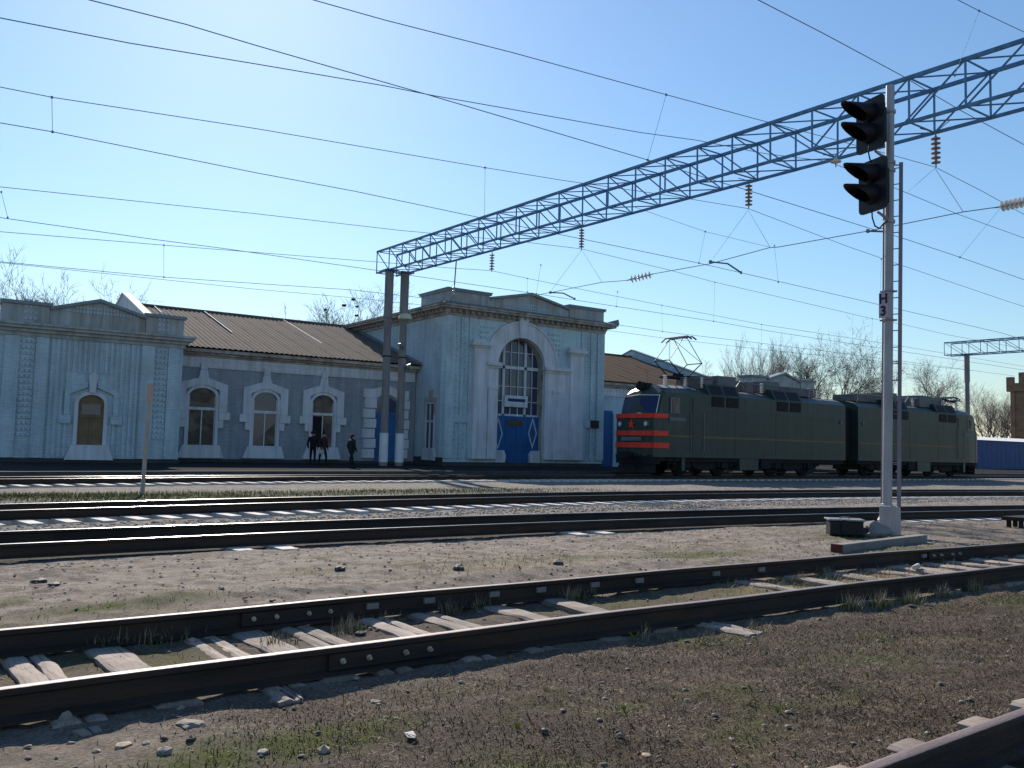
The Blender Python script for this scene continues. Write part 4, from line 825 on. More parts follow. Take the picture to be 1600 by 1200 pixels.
def head(px, py):
    C_ = PY(px, py, YS+.05); W2, H2 = .375, .53
    rr = .10; prof = []
    for cx, cy, a0 in ((W2-rr,H2-rr,0),(-W2+rr,H2-rr,90),(-W2+rr,-H2+rr,180),(W2-rr,-H2+rr,270)):
        prof += [(cx+rr*math.cos(math.radians(a0+q)), cy+rr*math.sin(math.radians(a0+q))) for q in (0,30,60,90)]
    n_ = len(prof); mb = MB()
    mb.add([C_+LT*x+UP*y for x, y in prof]+[C_-N_*.03+LT*x+UP*y for x, y in prof], [tuple(range(n_)), tuple(range(2*n_-1,n_-1,-1))]+[(k,(k+1)%n_,(k+1)%n_+n_,k+n_) for k in range(n_)])
    H = part('signal_head', mb, M['black_signal'], SG)
    mb = MB(); q = C_-N_*.16; mb.bar(q-UP*.36, q+UP*.36, .34, .26, up=N_); part('lamp_case', mb, M['black_signal'], H, bev=.03)
    for dz in (.24, -.18):
        L0 = C_+UP*dz
        mb = MB(); mb.lathe(L0+N_*.004, [(.10,0),(.10,.012),(.05,.03)], 18, axis=N_); part('lens', mb, M['lens'], H, sm=40)
        mb = MB(); nn = 20; V = []; F = []
        for ri, rad in enumerate((.205, .185)):
            for k in range(nn):
                t = 2*math.pi*k/nn; up_ = (1+math.sin(t))/2; ln = .10+.60*up_**1.2
                V += [L0+N_*.002+LT*rad*math.cos(t)+UP*rad*math.sin(t), L0+N_*ln+LT*rad*.86*math.cos(t)+UP*(rad*.86*math.sin(t)-.05*up_)]
        for k in range(nn):
            a = 2*k; b = 2*((k+1)%nn); o_ = 2*nn; F += [(a,b,b+1,a+1),(a+o_,a+1+o_,b+1+o_,b+o_),(a+1,b+1,b+1+o_,a+1+o_)]
        mb.add(V, F); part('visor', mb, M['black_signal'], H, sm=60)
    for dz in (.40, -.66):
        z = C_.z+dz; mb = MB(); e = C_-N_*.14+UP*(dz if dz > 0 else -.52); mb.tube([mxy(z), (mxy(z)+e)/2+UP*(0 if dz > 0 else .02), e], .035, 8, .025); mb.tube([mxy(z-.03), mxy(z+.03)], .112, 12); part('bracket', mb, M['mast'], H, sm=50)
    return C_
h1 = head(1359, 195); h2 = head(1363, 290)
for pl in (((1358,228),(1357,238),(1359,248),(1362,254)), ((1362,325),(1363,340),(1367,353),(1374,357),(1380,350),(1386,345))):
    mb = MB(); mb.tube([PY(x, y, YS-.02) for x, y in pl], .016, 6); part('cable', mb, M['black_signal'], SG, sm=60)
for ch, py, cf in (('H',468,0),('3',487,1)):
    z = PY(1386,py,YS).z; q = mxy(z)-RT_*.14+Vector((-.07,-.10,0)); F3 = (CAM-q); F3.z = 0; F3.normalize(); nrm = (F3*.75-RT_*.5).normalized(); lt = UP.cross(nrm)
    mb = MB(); mb.bar(q-UP*.13, q+UP*.13, .20, .012, up=nrm); pl_ = part('number_plate', mb, M['plate'], SG)
    cu = bpy.data.curves.new('txt', 'FONT'); cu.body = ch; cu.size = .27; cu.extrude = .003; cu.align_x = 'CENTER'; cu.align_y = 'CENTER'; cu.offset = .008
    to = bpy.data.objects.new('txt', cu); COL.objects.link(to); bpy.context.view_layer.update()
    me = bpy.data.meshes.new_from_object(to.evaluated_get(bpy.context.evaluated_depsgraph_get())); bpy.data.objects.remove(to); me.materials.clear(); me.materials.append(M['print'])
    Rm = Matrix((lt, UP, nrm)).transposed().to_4x4(); to = inst('letter', me, pl_, q+nrm*.012, Rm.to_euler())
for py in (455, 500): z = PY(1386,py,YS).z; mb = MB(); mb.tube([mxy(z-.02), mxy(z+.02)], .105, 12); mb.tube([mxy(z)-RT_*.16, mxy(z)+RT_*.16], .02, 6); part('clamp', mb, M['ladder'], SG)
# things at the mast's foot
st = PZ(1367,838,-.2)
def rock(nm, c, r, mt, seed, flat=.6, lab=None, cat='stone', group=None, parent=None):
    rr = random.Random(seed); bm = bmesh.new(); bmesh.ops.create_icosphere(bm, subdivisions=1 if r < .05 else 2, radius=1)
    ph = [rr.uniform(0,6) for _ in range(6)]; s = Vector((rr.uniform(.8,1.2), rr.uniform(.7,1.1), flat*rr.uniform(.8,1.1)))
    for v in bm.verts:
        d = v.co; k = 1+.16*math.sin(3*d.x+ph[0])*math.cos(2.3*d.y+ph[1])+.12*math.sin(4*d.z+ph[2]+2*d.x)+.07*math.sin(7*d.y+ph[3])
        v.co = Vector((d.x*s.x, d.y*s.y, d.z*s.z))*k*(1+rr.uniform(-.13,.13))*r
        if v.co.z < -.25*r: v.co.z = -.25*r
    me = bpy.data.meshes.new(nm); bm.to_mesh(me); bm.free(); me.materials.append(mt)
    o = bpy.data.objects.new(nm, me); COL.objects.link(o); o.location = c; o.rotation_euler = (0,0,rr.uniform(0,6)); ORG[o.name] = Vector(c)
    if lab: tag(o, lab, cat, group)
    return o
FB = rock('footing_stone', (st.x, st.y, -.12), .27, M['concrete'], 4, .7, 'rounded concrete lump with faded red paint at the foot of the signal mast', 'stone')
b1 = PZ(1297,838,-.2); 
RB = thing('relay_box', 'black sheet metal relay box on short legs beside the signal mast', 'relay box', (b1.x+.25, b1.y-.25, -.2))
ux = (PZ(1348,840,-.2)-b1); ux.z = 0; ux.normalize(); uy = Vector((-ux.y, ux.x, 0)); c0 = b1+Vector((0,0,.03)); Lb = .60
mb = MB(); A_ = c0+ux*.0; mb.add([A_, A_+ux*Lb, A_+ux*Lb+uy*.42, A_+uy*.42]+[p+UP*.26 for p in (A_, A_+ux*Lb, A_+ux*Lb+uy*.42, A_+uy*.42)], [(3,2,1,0),(4,5,6,7),(0,1,5,4),(1,2,6,5),(2,3,7,6),(3,0,4,7)]); part('case', mb, M['black_signal'], RB, bev=.012)
mb = MB(); A2 = c0-ux*.03-uy*.03+UP*.265; mb.add([A2, A2+ux*(Lb+.06), A2+ux*(Lb+.06)+uy*.48, A2+uy*.48]+[p+UP*.03 for p in (A2, A2+ux*(Lb+.06), A2+ux*(Lb+.06)+uy*.48, A2+uy*.48)], [(3,2,1,0),(4,5,6,7),(0,1,5,4),(1,2,6,5),(2,3,7,6),(3,0,4,7)]); LDR = part('lid', mb, M['steel'], RB, bev=.006)
mb = MB(); mb.tube([c0+ux*.2+uy*.2+UP*.295, c0+ux*.28+uy*.2+UP*.33, c0+ux*.38+uy*.2+UP*.33, c0+ux*.38+uy*.2+UP*.295], .012, 6); part('lid_handle', mb, M['steel'], LDR)
for a, b in ((.03,.03),(Lb-.03,.03),(Lb-.03,.39),(.03,.39)): q = c0+ux*a+uy*b; mb = MB(); mb.bar(q+UP*.01, q-UP*.2, .05); part('leg', mb, M['black_signal'], RB)
for a in (.2, .42): q = c0+ux*a-uy*.0; mb = MB(); mb.tube([q+uy*.1, q+uy*.1-UP*.25], .06 if a > .3 else .03, 8); part('cable_gland', mb, M['black_signal'], RB)
q = c0+ux*.24-uy*.02; mb = MB(); mb.bar(q+UP*.05, q+UP*.28, .07, .03, up=uy); part('latch', mb, M['black_signal'], RB)
p0 = PZ(1306,869,-.2); p1 = PZ(1442,846,-.2); p0.z = -.16; p1.z = -.13; dr = (p1-p0).normalized()
CBm = thing('concrete_beam', 'grey concrete beam lying tilted in front of the signal mast', 'concrete beam', p0)
mb = MB(); mb.bar(p0+dr*.06+UP*.05, p1-UP*.03, .16, .17); part('beam', mb, M['concrete'], CBm, bev=.012); mb = MB(); mb.bar(p0+UP*.052, p0+dr*.06+UP*.05, .162, .172); part('painted_end', mb, M['rustred'], CBm)
mb = MB(); mb.bar(p0+dr*.08+Vector((0,0,-.2)), p0+dr*.08+UP*.0, .05); part('stub_leg', mb, M['rustred'], CBm)
# low dark trestle cut by the right edge and the dark post beyond it
q0 = PZ(1588,830,-.2); TB = thing('trestle', 'low dark trestle cut off by the right picture edge', 'trestle', (q0.x+.5, q0.y, -.2))
mb = MB(); mb.box(q0.x-.12, q0.x+1.3, q0.y-.2, q0.y+.25, .02, .10); part('top_board', mb, M['loco_dark'], TB)
for a in (0, .28, .9): mb = MB(); mb.bar((q0.x+a,q0.y-.1,-.24),(q0.x+a,q0.y-.1,.018), .07); mb.bar((q0.x+a,q0.y+.15,-.24),(q0.x+a,q0.y+.15,.018), .07); part('leg', mb, M['loco_dark'], TB)
q1 = PZ(1597,785,-.2); BX2 = thing('cable_cabinet', 'small brown cable cabinet at the right edge between the tracks', 'cabinet', (q1.x+.3, q1.y, -.2))
mb = MB(); mb.box(q1.x+1.2, q1.x+1.9, q1.y, q1.y+.5, -.25, .12); part('case', mb, M['loco_dark'], BX2, bev=.02); mb = MB(); mb.box(q1.x+1.16, q1.x+1.94, q1.y-.04, q1.y+.54, .125, .16); part('lid', mb, M['concrete'], BX2)
# white marker pole at the left
mp0 = PZ(222,772,-.2); MP = thing('marker_pole', 'thin leaning whitish marker pole with a pink cap left of the yard', 'marker pole', mp0)
mt_ = PY(233.5,628,mp0.y); mt2 = PY(235,600,mp0.y)
mb = MB(); mb.tube([mp0-UP*.1, mt_], .06, 10, .05); part('pole', mb, M['marker'], MP, sm=50); mb = MB(); mb.tube([mt_, mt2], .085, 10); part('cap', mb, M['marker_top'], MP, sm=50)

# ------------------------------------------------------------------ electric locomotive, two coupled sections
LY = 33.75-.80; LW = 3.2
LOC = thing('electric_locomotive', 'dark green two section electric locomotive with orange red front stripes', 'locomotive', (48, LY+LW/2, 0))
ZL0, ZS, ZT = 1.02, 4.42, 4.74
def loco(x0, x1, front):                 # front = -1: cab at x0; +1: cab at x1
    xc, xr = (x0, x1) if front < 0 else (x1, x0); D = 1 if front < 0 else -1        # D: from cab towards rear
    X = lambda q: xc+D*q
    # cross-section stations from cab to rear: (distance, half width, z0, side top, roof top)
    ST_ = [(.0,1.32,1.05,3.10,3.12,.05),(.02,1.42,1.0,3.12,3.16,.06),(.32,1.5,1.0,3.2,3.24,.10),(.62,1.5,1.0,4.28,4.42,.25),(.85,1.55,1.0,4.38,4.66,.35),(1.5,1.6,1.0,ZS,ZT,.4),(abs(x1-x0),1.6,1.0,ZS,ZT,.4)]
    V = []; F = []; yc = LY+LW/2
    for q, hw, z0, zs_, zt_, ins in ST_:
        bul = .22 if q < .4 else (.12 if q < 1 else 0)                            # bowed cab front
        prof = [(-hw,z0),(-hw,zs_),(-hw+ins,zt_-.06),(-hw+ins+.55,zt_+.08),(0,zt_+.14),(hw-ins-.55,zt_+.08),(hw-ins,zt_-.06),(hw,zs_),(hw,z0),(0,z0)]
        V += [(X(q-bul*(1-abs(y)/hw)), yc+y, z) for y, z in prof]
    n_ = 10
    for k in range(len(ST_)-1): F += [(k*n_+j, k*n_+(j+1)%n_, (k+1)*n_+(j+1)%n_, (k+1)*n_+j) for j in range(n_)]
    F += [tuple(range(n_)), tuple((len(ST_)-1)*n_+j for j in range(n_-1,-1,-1))]
    mb = MB(); mb.v = V; mb.f = F; mb.m = [1 if (k//n_ >= 4 and k % n_ in (2,3,4,5)) else 0 for k in range(len(F)-2)]+[0,0]
    B = part('body', mb, (M['loco'], M['loco_roof']), LOC)
    yn = LY; L_ = abs(x1-x0)
    def sbox(nm, a, b, z0, z1, mt, d=.02, par=B, off=0): q = sorted((X(a), X(b))); mb = MB(); mb.box(q[0], q[1], yn-d-off, yn-.001-off, z0, z1); return part(nm, mb, mt, par)
    fr = lambda y, q, dq: (X(q-.22*(1-abs(y-yc)/1.42)-dq), y)
    def wrap(nm, z0, z1, mt, side, q=.0):    # stripe round the bowed front and a little along the sides
        P_ = [(X(side), yn+.0), (X(.40), yn+.08), fr(yc-1.44, .04, .03), fr(yc-.75, q, .03), fr(yc, q, .03), fr(yc+.75, q, .03), fr(yc+1.44, .04, .03), (X(.40), yn+LW-.08)]
        mb = MB(); O = [Vector((a, b, 0)) for a, b in P_]
        for a, b in zip(O[:-1], O[1:]):
            d = (b-a).normalized(); nn = Vector((d.y, -d.x, 0))*(.05)
            if nn.dot(Vector((X(5), yc, 0))-a) > 0: nn = -nn
            mb.add([a+UP*z0, b+UP*z0, b+UP*z1, a+UP*z1, a+nn+UP*z0, b+nn+UP*z0, b+nn+UP*z1, a+nn+UP*z1], [(0,1,2,3),(7,6,5,4),(0,4,5,1),(3,2,6,7),(0,3,7,4),(1,5,6,2)])
        return part(nm, mb, mt, B)
    if front < 0:
        wrap('front_stripe', 3.03, 3.27, M['red'], .86); wrap('front_stripe', 2.10, 2.36, M['red'], .90); wrap('front_stripe', 1.46, 1.74, M['red'], .96)
        s_ = []
        for k in range(10): a = math.pi/2+k*math.pi/5; r_ = .26 if k % 2 == 0 else .11; s_.append((r_*math.cos(a), r_*math.sin(a)))
        xs0 = X(-.30); mb = MB(); mb.add([(xs0,yc-.05+a,2.70+b) for a, b in s_]+[(xs0+.06*D,yc-.05+a,2.70+b) for a, b in s_], [tuple(range(10)), tuple(range(19,9,-1))]+[(k,(k+1)%10,(k+1)%10+10,k+10) for k in range(10)]); part('star_emblem', mb, M['red'], B)
        mb = MB(); mb.box(min(X(-.26),X(-.16)), max(X(-.26),X(-.16)), yc-.75, yc+.75, 1.82, 2.03); part('number_plate', mb, M['loco_kit'], B)
        for y, rr in ((yc-1.0,.17),(yc+1.0,.17)): mb = MB(); mb.lathe((X(.0),y,2.72), [(rr,0),(rr,.14),(rr*.6,.15)], 12, axis=(-D,0,0)); q_ = part('buffer_light', mb, M['loco_kit'], B, sm=40); mb = MB(); mb.lathe((X(-.145),y,2.72), [(rr*.7,0),(rr*.6,.02)], 12, axis=(-D,0,0)); part('lens', mb, M['porcelain_w'], q_)
    # windscreens on the raked front
    for s in (-1, 1):
        y0, y1 = (yc-1.34, yc-.10) if s < 0 else (yc+.10, yc+1.34); mb = MB()
        a = lambda y, z: (X(.30+(z-3.25)*.27-.17*(1-abs(y-yc)/1.5))-D*.03, y, z)
        mb.add([a(y0,3.36), a(y1,3.36), a(y1,4.18), a(y0,4.18), Vector(a(y0,3.36))+Vector((.03*D,0,0)), Vector(a(y1,3.36))+Vector((.03*D,0,0)), Vector(a(y1,4.18))+Vector((.03*D,0,0)), Vector(a(y0,4.18))+Vector((.03*D,0,0))], [(0,1,2,3),(7,6,5,4),(0,4,5,1),(1,5,6,2),(2,6,7,3),(3,7,4,0)])
        part('windscreen', mb, M['blue_reflect_sign'] if s < 0 else M['glass'], B)  # blue pane colour stands in for a reflection in the glass
    mb = MB(); mb.tube([(X(.28),yc-1.36,3.3),(X(.52),yc-1.36,4.25),(X(.38),yc,4.30),(X(.52),yc+1.36,4.25),(X(.28),yc+1.36,3.3)], .03, 6); part('windscreen_frame', mb, M['whitewash'], B)
    mb = MB(); mb.lathe((X(.55),yc,4.78), [(.18,-.2),(.26,0),(.26,.25),(.2,.27)], 14, axis=(-D,0,.05)); mb.box(min(X(.5),X(1.0)), max(X(.5),X(1.0)), yc-.3, yc+.3, 4.7, 4.95); part('headlight', mb, M['loco_dark'], B, sm=40)
    mb = MB(); mb.tube([(X(.75),yc-.2,4.9),(X(.75),yc-.2,5.6)], .02, 5); mb.bar((X(.55),yc-.2,5.6),(X(.95),yc-.2,5.6), .03); part('aerial', mb, M['steel'], B)
    mb = MB(); yb = yn+.44; mb.add([(X(.9),yb-.05,4.66),(X(3.1),yb,4.74),(X(3.1),yc+1.1,4.74),(X(.9),yc+1.1,4.66),(X(.9),yb+.4,4.85),(X(3.1),yb+.4,4.90),(X(3.1),yc+.7,4.90),(X(.9),yc+.7,4.85)], [(0,1,5,4),(1,2,6,5),(2,3,7,6),(3,0,4,7),(4,5,6,7)]); part('cab_roof', mb, M['loco_cabroof'], B)
    # cab side: window with drape, door, handrails, name strip
    w_ = sbox('cab_window', 1.05, 1.72, 3.32, 4.16, M['glass'], .025); sbox('drape', 1.2, 1.6, 3.36, 4.12, M['curtain'], .012, w_, .026)
    dq = 2.75 if front < 0 else 2.3
    sbox('door', dq, dq+.72, 1.28, 4.2, M['loco'], .03); 
    for q_ in (dq-.12, dq+.84): mb = MB(); mb.tube([(X(q_),yn-.06,1.3),(X(q_),yn-.06,3.4)], .018, 6); part('handrail', mb, M['steel'], B)
    sbox('step_recess', dq+.2, dq+.5, 1.55, 1.78, M['louvre'], .012)
    sbox('name_strip', 1.0, 2.2, 2.92, 3.1, M['loco_kit'], .02)
    sbox('side_stripe', .98, dq-.02, 2.07, 2.16, M['stripe'], .012); sbox('side_stripe', dq+.74, L_-.02, 2.07, 2.16, M['stripe'], .012)
    for z in [1.3+.165*k for k in range(12)]+[3.35, 3.52]:                          # corrugations of the side sheet
        if abs(z-2.11) > .09: sbox('side_rib', dq+.95, L_-.15, z, z+.035, M['loco'], .022)
    for q_ in (dq+3.4, dq+6.9, dq+10.2):
        if q_ < L_-.6: sbox('panel_seam', q_, q_+.022, 1.12, 3.7, M['loco_dark'], .004)
    for q_ in (L_-.5,): mb = MB(); mb.lathe((X(q_),yn-.03,3.35), [(.10,0),(.10,.03)], 10, axis=(0,-1,0)); part('round_badge', mb, M['loco_kit'], B)
    # louvre bays: a pair on the side, a pair in the roof hood above
    bays = (4.15, 9.7) if front < 0 else (3.2, 9.3)
    for q_ in bays:
        hx = sorted((X(q_-.1), X(q_+2.45))); mb = MB(); mb.add([(hx[0],yn+.02,4.44),(hx[1],yn+.02,4.44),(hx[1],yn+.34,5.05),(hx[0],yn+.34,5.05),(hx[0],yn+1.5,5.08),(hx[1],yn+1.5,5.08),(hx[0],yn+1.5,4.6),(hx[1],yn+1.5,4.6)], [(0,1,2,3),(3,2,5,4),(0,3,4,6),(1,7,5,2),(0,6,7,1),(4,5,7,6)]); part('roof_hood', mb, M['loco'], B)
        for k in (0, 1):
            a, b = q_+.08+k*1.2, q_+1.06+k*1.2; lv = sbox('louvre', a, b, 3.80, 4.36, M['louvre'], .03)
            for j in range(4): sbox('slat', a+.03, b-.03, 3.86+j*.13, 3.90+j*.13, M['loco_dark'], .02, lv, .031)
            xx = sorted((X(a), X(b))); mb = MB(); t = lambda z: yn+.02+.32*(z-4.44)/.61-.015
            mb.add([(xx[0],t(4.5),4.5),(xx[1],t(4.5),4.5),(xx[1],t(4.98),4.98),(xx[0],t(4.98),4.98)], [(0,1,2,3)]); part('roof_louvre', mb, M['louvre'], B)
    # roof gear
    def rbox(nm, a, b, y0, y1, z0, z1, mt=M['loco_kit']): q = sorted((X(a), X(b))); mb = MB(); mb.box(q[0], q[1], y0, y1, z0, z1); return part(nm, mb, mt, B, bev=.03)
    rbox('roof_box', 3.9, 5.1, yc-.9, yc+.8, 4.8, 5.55); rbox('roof_box', 5.35, 6.9, yc-1.0, yc+.9, 4.8, 5.62); rbox('roof_box', 8.4, 9.0, yc-.5, yc+.6, 4.8, 5.5); rbox('roof_box', 9.5, 10.9, yc-.9, yc+.9, 4.85, 5.6)
    rbox('roof_monitor', 11.1, 14.3, yc-.8, yc+.8, 4.85, 5.32, M['loco_roof'])
    mb = MB(); mb.tube([(X(8.1),yc-.6,5.0),(X(7.7),yc-.6,5.45),(X(7.3),yc-.6,5.0)], .05, 6); mb.tube([(X(2.6),yc-.9,5.32),(X(5.5),yc-.9,5.40),(X(9.4),yc-.9,5.3),(X(14.8),yc-.9,5.35)], .03, 5); part('roof_busbar', mb, M['steel'], B)
    def rins(q_, y, z0=4.8, h=.62, n_=6):
        I = MB(); I.lathe((X(q_),y,z0), [(.05,0)]+[(r_, h*(k+f)/n_) for k in range(n_) for f, r_ in ((.1,.05),(.45,.12),(.6,.12),(.9,.05))]+[(.04,h)], 10); part('roof_insulator', I, M['porcelain_w'], B, sm=40)
    for q_, y in ((1.55,yc-.7),(4.0,yc-1.05),(9.25,yc-.9),(13.9,yc-.7),(15.0,yc-.6),(3.2,yc-.6),(7.1,yc-.6)):
        if q_ < L_-.1: rins(q_, y, 4.82, .6)
    # underframe and bogies
    mb = MB(); mb.box(min(X(.25),X(L_-.05)), max(X(.25),X(L_-.05)), yn+.12, yn+LW-.12, .78, 1.0); UF = part('underframe', mb, M['loco_dark'], LOC)
    for q_, e, z0, z1 in ((6.6,8.2,.35,.98),(8.45,9.3,.45,.98),(2.0,2.25,.3,.98)): rb = sorted((X(q_),X(e))); mb = MB(); mb.box(rb[0], rb[1], yn+.05, yn+.9, z0, z1); part('underfloor_box', mb, M['loco_dark'] if q_ > 7 else M['loco'], UF)
    for bc in (4.1, 11.7):
        xb = X(bc); mb = MB(); mb.prismY([(xb-2.5,.62),(xb-1.1,.52),(xb-.5,.36),(xb+.5,.36),(xb+1.1,.52),(xb+2.5,.62),(xb+2.5,.92),(xb-2.5,.92)], yn+.32, yn+.5); BG = part('bogie_frame', mb, M['loco_dark'], LOC)
        mb = MB(); mb.box(xb-2.3, xb+2.3, yn+.6, yn+LW-.6, .4, .9); part('traction_gear', mb, M['loco_dark'], BG)
        for wx in (-1.5, 1.5):
            for y in (LY+.80-.06, LY+.80+G-.06+.0):
                mb = MB(); mb.lathe((xb+wx,y,.62), [(.60,0),(.62,.01),(.62,.12),(.66,.125),(.66,.15)], 28, axis=(0,1,0)); part('wheel', mb, M['loco_dark'], BG, sm=40)
            mb = MB(); mb.box(xb+wx-.28, xb+wx+.28, yn+.22, yn+.34, .42, .86); part('axle_box', mb, M['loco_dark'], BG, bev=.04)
            for s in (-.5, .5): mb = MB(); mb.tube([(xb+wx+s,yn+.3,.5),(xb+wx+s,yn+.3,.92)], .10, 10); part('spring', mb, M['loco_dark'], BG)
        mb = MB(); mb.bar((xb-2.2,yn+.3,.28),(xb-1.0,yn+.3,.20), .06); part('brake_rigging', mb, M['loco_dark'], BG); mb = MB(); mb.bar((xb+2.2,yn+.3,.28),(xb+1.0,yn+.3,.20), .06); part('brake_rigging', mb, M['loco_dark'], BG)
    # front: buffer beam, coupler, plough, steps
    mb = MB(); mb.add([(X(-.1),yc-1.3,.62),(X(-.1),yc+1.3,.62),(X(.5),yc+1.45,.62),(X(.5),yc-1.45,.62),(X(-.05),yc-1.4,1.1),(X(-.05),yc+1.4,1.1),(X(.5),yc+1.5,1.1),(X(.5),yc-1.5,1.1)], [(0,1,5,4),(1,2,6,5),(2,3,7,6),(3,0,4,7),(0,3,2,1),(4,5,6,7)]); part('buffer_beam', mb, M['loco_dark'], LOC)
    mb = MB(); mb.add([(X(-.35),yc-1.0,.16),(X(-.35),yc+1.0,.16),(X(.3),yc+1.35,.16),(X(.3),yc-1.35,.16),(X(-.05),yc-1.1,.62),(X(-.05),yc+1.1,.62),(X(.3),yc+1.35,.62),(X(.3),yc-1.35,.62)], [(0,1,5,4),(1,2,6,5),(2,3,7,6),(3,0,4,7),(0,3,2,1),(4,5,6,7)]); part('track_plough', mb, M['loco_dark'], LOC)
    mb = MB(); mb.box(min(X(-.75),X(0)), max(X(-.75),X(0)), yc-.18, yc+.18, .92, 1.22); mb.box(min(X(-.95),X(-.6)), max(X(-.95),X(-.6)), yc-.28, yc+.22, .88, 1.26); part('coupler', mb, M['loco_dark'], LOC, bev=.04)
    for y in (yc-.7, yc-.45, yc+.5): mb = MB(); mb.tube([(X(-.15),y,1.1),(X(-.35),y,.8),(X(-.3),y+.05,.5),(X(-.12),y+.1,.42)], .035, 6); part('brake_hose', mb, M['loco_dark'], LOC)
    mb = MB(); 
    for z in (.35, .65): mb.box(min(X(1.0),X(1.5)), max(X(1.0),X(1.5)), yn+.02, yn+.3, z, z+.04)
    mb.bar((X(1.0),yn+.05,.35),(X(1.0),yn+.05,1.0), .05); mb.bar((X(1.5),yn+.05,.35),(X(1.5),yn+.05,1.0), .05); part('cab_steps', mb, M['loco_dark'], LOC)
    return B, X, yc
LX0 = PY(1036,680,LY).x-.55; LX1 = PY(1321,690,LY).x; LX2 = PY(1341,690,LY).x; LX3 = PY(1530,702,LY).x+.1
B1, X1f, yc = loco(LX0, LX1, -1); B2, X2f, _ = loco(LX2, LX3, +1)
mb = MB(); mb.box(LX1-.02, LX2+.02, yc-1.1, yc+1.1, 1.15, 4.3); part('gangway_bellows', mb, M['louvre'], LOC)
mb = MB(); mb.box(LX1-.05, LX2+.05, yc-.3, yc+.3, .7, 1.05); part('coupler', mb, M['loco_dark'], LOC)
def pantograph(B, xc, raised, zh):
    zb = 5.42; mb = MB(); mb.box(xc-.9, xc+.9, yc-.55, yc-.47, zb-.06, zb+.04); mb.box(xc-.9, xc+.9, yc+.47, yc+.55, zb-.06, zb+.04); mb.box(xc-.35, xc-.25, yc-.6, yc+.6, zb, zb+.1); mb.box(xc+.25, xc+.35, yc-.6, yc+.6, zb, zb+.1); mb.box(xc-.3, xc+.3, yc-.12, yc+.12, zb+.04, zb+.22)
    P = part('pantograph', mb, M['loco_dark'], B)
    kz, kx = (zb+.85, 1.28) if raised else (zb+.12, 1.5); top = zh if raised else zb+.34; hx = .18
    for s in (-1, 1):
        mb = MB()
        for y in (-.52, .52): mb.tube([(xc+s*.3,yc+y,zb+.08),(xc+s*kx,yc+y*1.08,kz)], .038, 6, .028)
        mb.tube([(xc+s*kx,yc-.58,kz),(xc+s*kx,yc+.58,kz)], .03, 6); part('lower_arm', mb, M['loco_dark'], P)
    mb = MB()
    for s in (-1, 1):
        for y in (-.56, .56): mb.tube([(xc+s*kx,yc+y,kz),(xc+s*hx,yc+y*.9,top-.12)], .022, 5)
        mb.tube([(xc+s*kx,yc-.56,kz),(xc+s*hx,yc+.5,top-.12)], .014, 5)
    part('upper_arm', mb, M['panto'], P)
    mb = MB()
    for s in (-hx, hx): mb.tube([(xc+s,yc-1.15,top-.22),(xc+s,yc-.85,top-.03),(xc+s,yc+.85,top-.03),(xc+s,yc+1.15,top-.22)], .045, 6)
    mb.bar((xc-hx,yc-.5,top-.1),(xc+hx,yc-.5,top-.1), .05); mb.bar((xc-hx,yc+.5,top-.1),(xc+hx,yc+.5,top-.1), .05); part('contact_strip', mb, M['panto'], P)
px_ = PY(1059,560,34.6).x; pantograph(B1, px_, True, PY(1060,527,34.6).z); pantograph(B2, X2f(2.0), False, 0)

# ------------------------------------------------------------------ sheds, tower, far right
SH = thing('blue_shed', 'long ultramarine sheet metal shed with pale roof at the far right', 'shed', (112, 56, 0))
sx0 = PY(1516,735,54).x; mb = MB(); mb.box(sx0, sx0+46, 54, 60, -.2, PY(1560,689,54).z); part('wall', mb, M['bluefence'], SH)
zz = PY(1560,689,54).z; mb = MB(); mb.add([(sx0-.2,53.8,zz+.02),(sx0+46,53.8,zz+.02),(sx0+46,61,zz+.75),(sx0-.2,61,zz+.75),(sx0-.2,61,zz+.02),(sx0+46,61,zz+.02)], [(0,1,2,3),(0,3,4),(1,5,2),(4,3,2,5)]); part('roof', mb, M['whitewash'], SH)
rbm = MB().box(-.015,.015,-.012,-.002,.0,zz+.15).mesh('panel_seam', (0,0,0), (M['bluefence'],))
for k in range(40): inst('panel_seam', rbm, SH, (sx0+.6+k*1.15, 54, -.18))
TW = thing('brick_tower', 'brown brick tower with broken battlements behind the blue shed', 'tower', (150, 76, 0))
ty = 74; tx0 = PY(1579,640,83).x; zt0 = PY(1585,600,83).z
mb = MB(); mb.box(tx0, tx0+9, ty, ty+9, -.2, zt0-1.6); part('shaft', mb, M['tower'], TW); mb = MB(); mb.box(tx0-.5, tx0+9.5, ty-.5, ty+9.5, zt0-1.6, zt0); part('parapet', mb, M['tower'], TW)
for k, (a, b, h) in enumerate(((8.3,9.5,1.2),(4.6,7.2,2.0),(.6,3.0,2.2),(-.5,.1,1.4))): mb = MB(); mb.box(tx0-.5, tx0+.4, ty+a, ty+b, zt0, zt0+h); part('merlon', mb, M['tower'], TW)
for k in (0, 1): mb = MB(); mb.box(tx0+2+k*3.4, tx0+2.9+k*3.4, ty-.02, ty-.003, zt0-6, zt0-3.4); part('slit_window', mb, M['glass'], TW)
for k in range(3): mb = MB(); mb.box(tx0-.25, tx0-.003, ty+.3+k*3.9, ty+.9+k*3.9, -.2, zt0-1.62); part('buttress', mb, M['tower'], TW)
FN = thing('low_wall', 'low pale wall in front of the trees beyond the locomotive roof', 'wall', (75, 68, 0)); mb = MB(); mb.box(66, 108, 66, 66.4, -.2, 2.0); part('wall', mb, M['concrete'], FN); mb = MB(); mb.box(65.9, 108.1, 65.9, 66.5, 2.0, 2.12); part('coping', mb, M['flash'], FN)

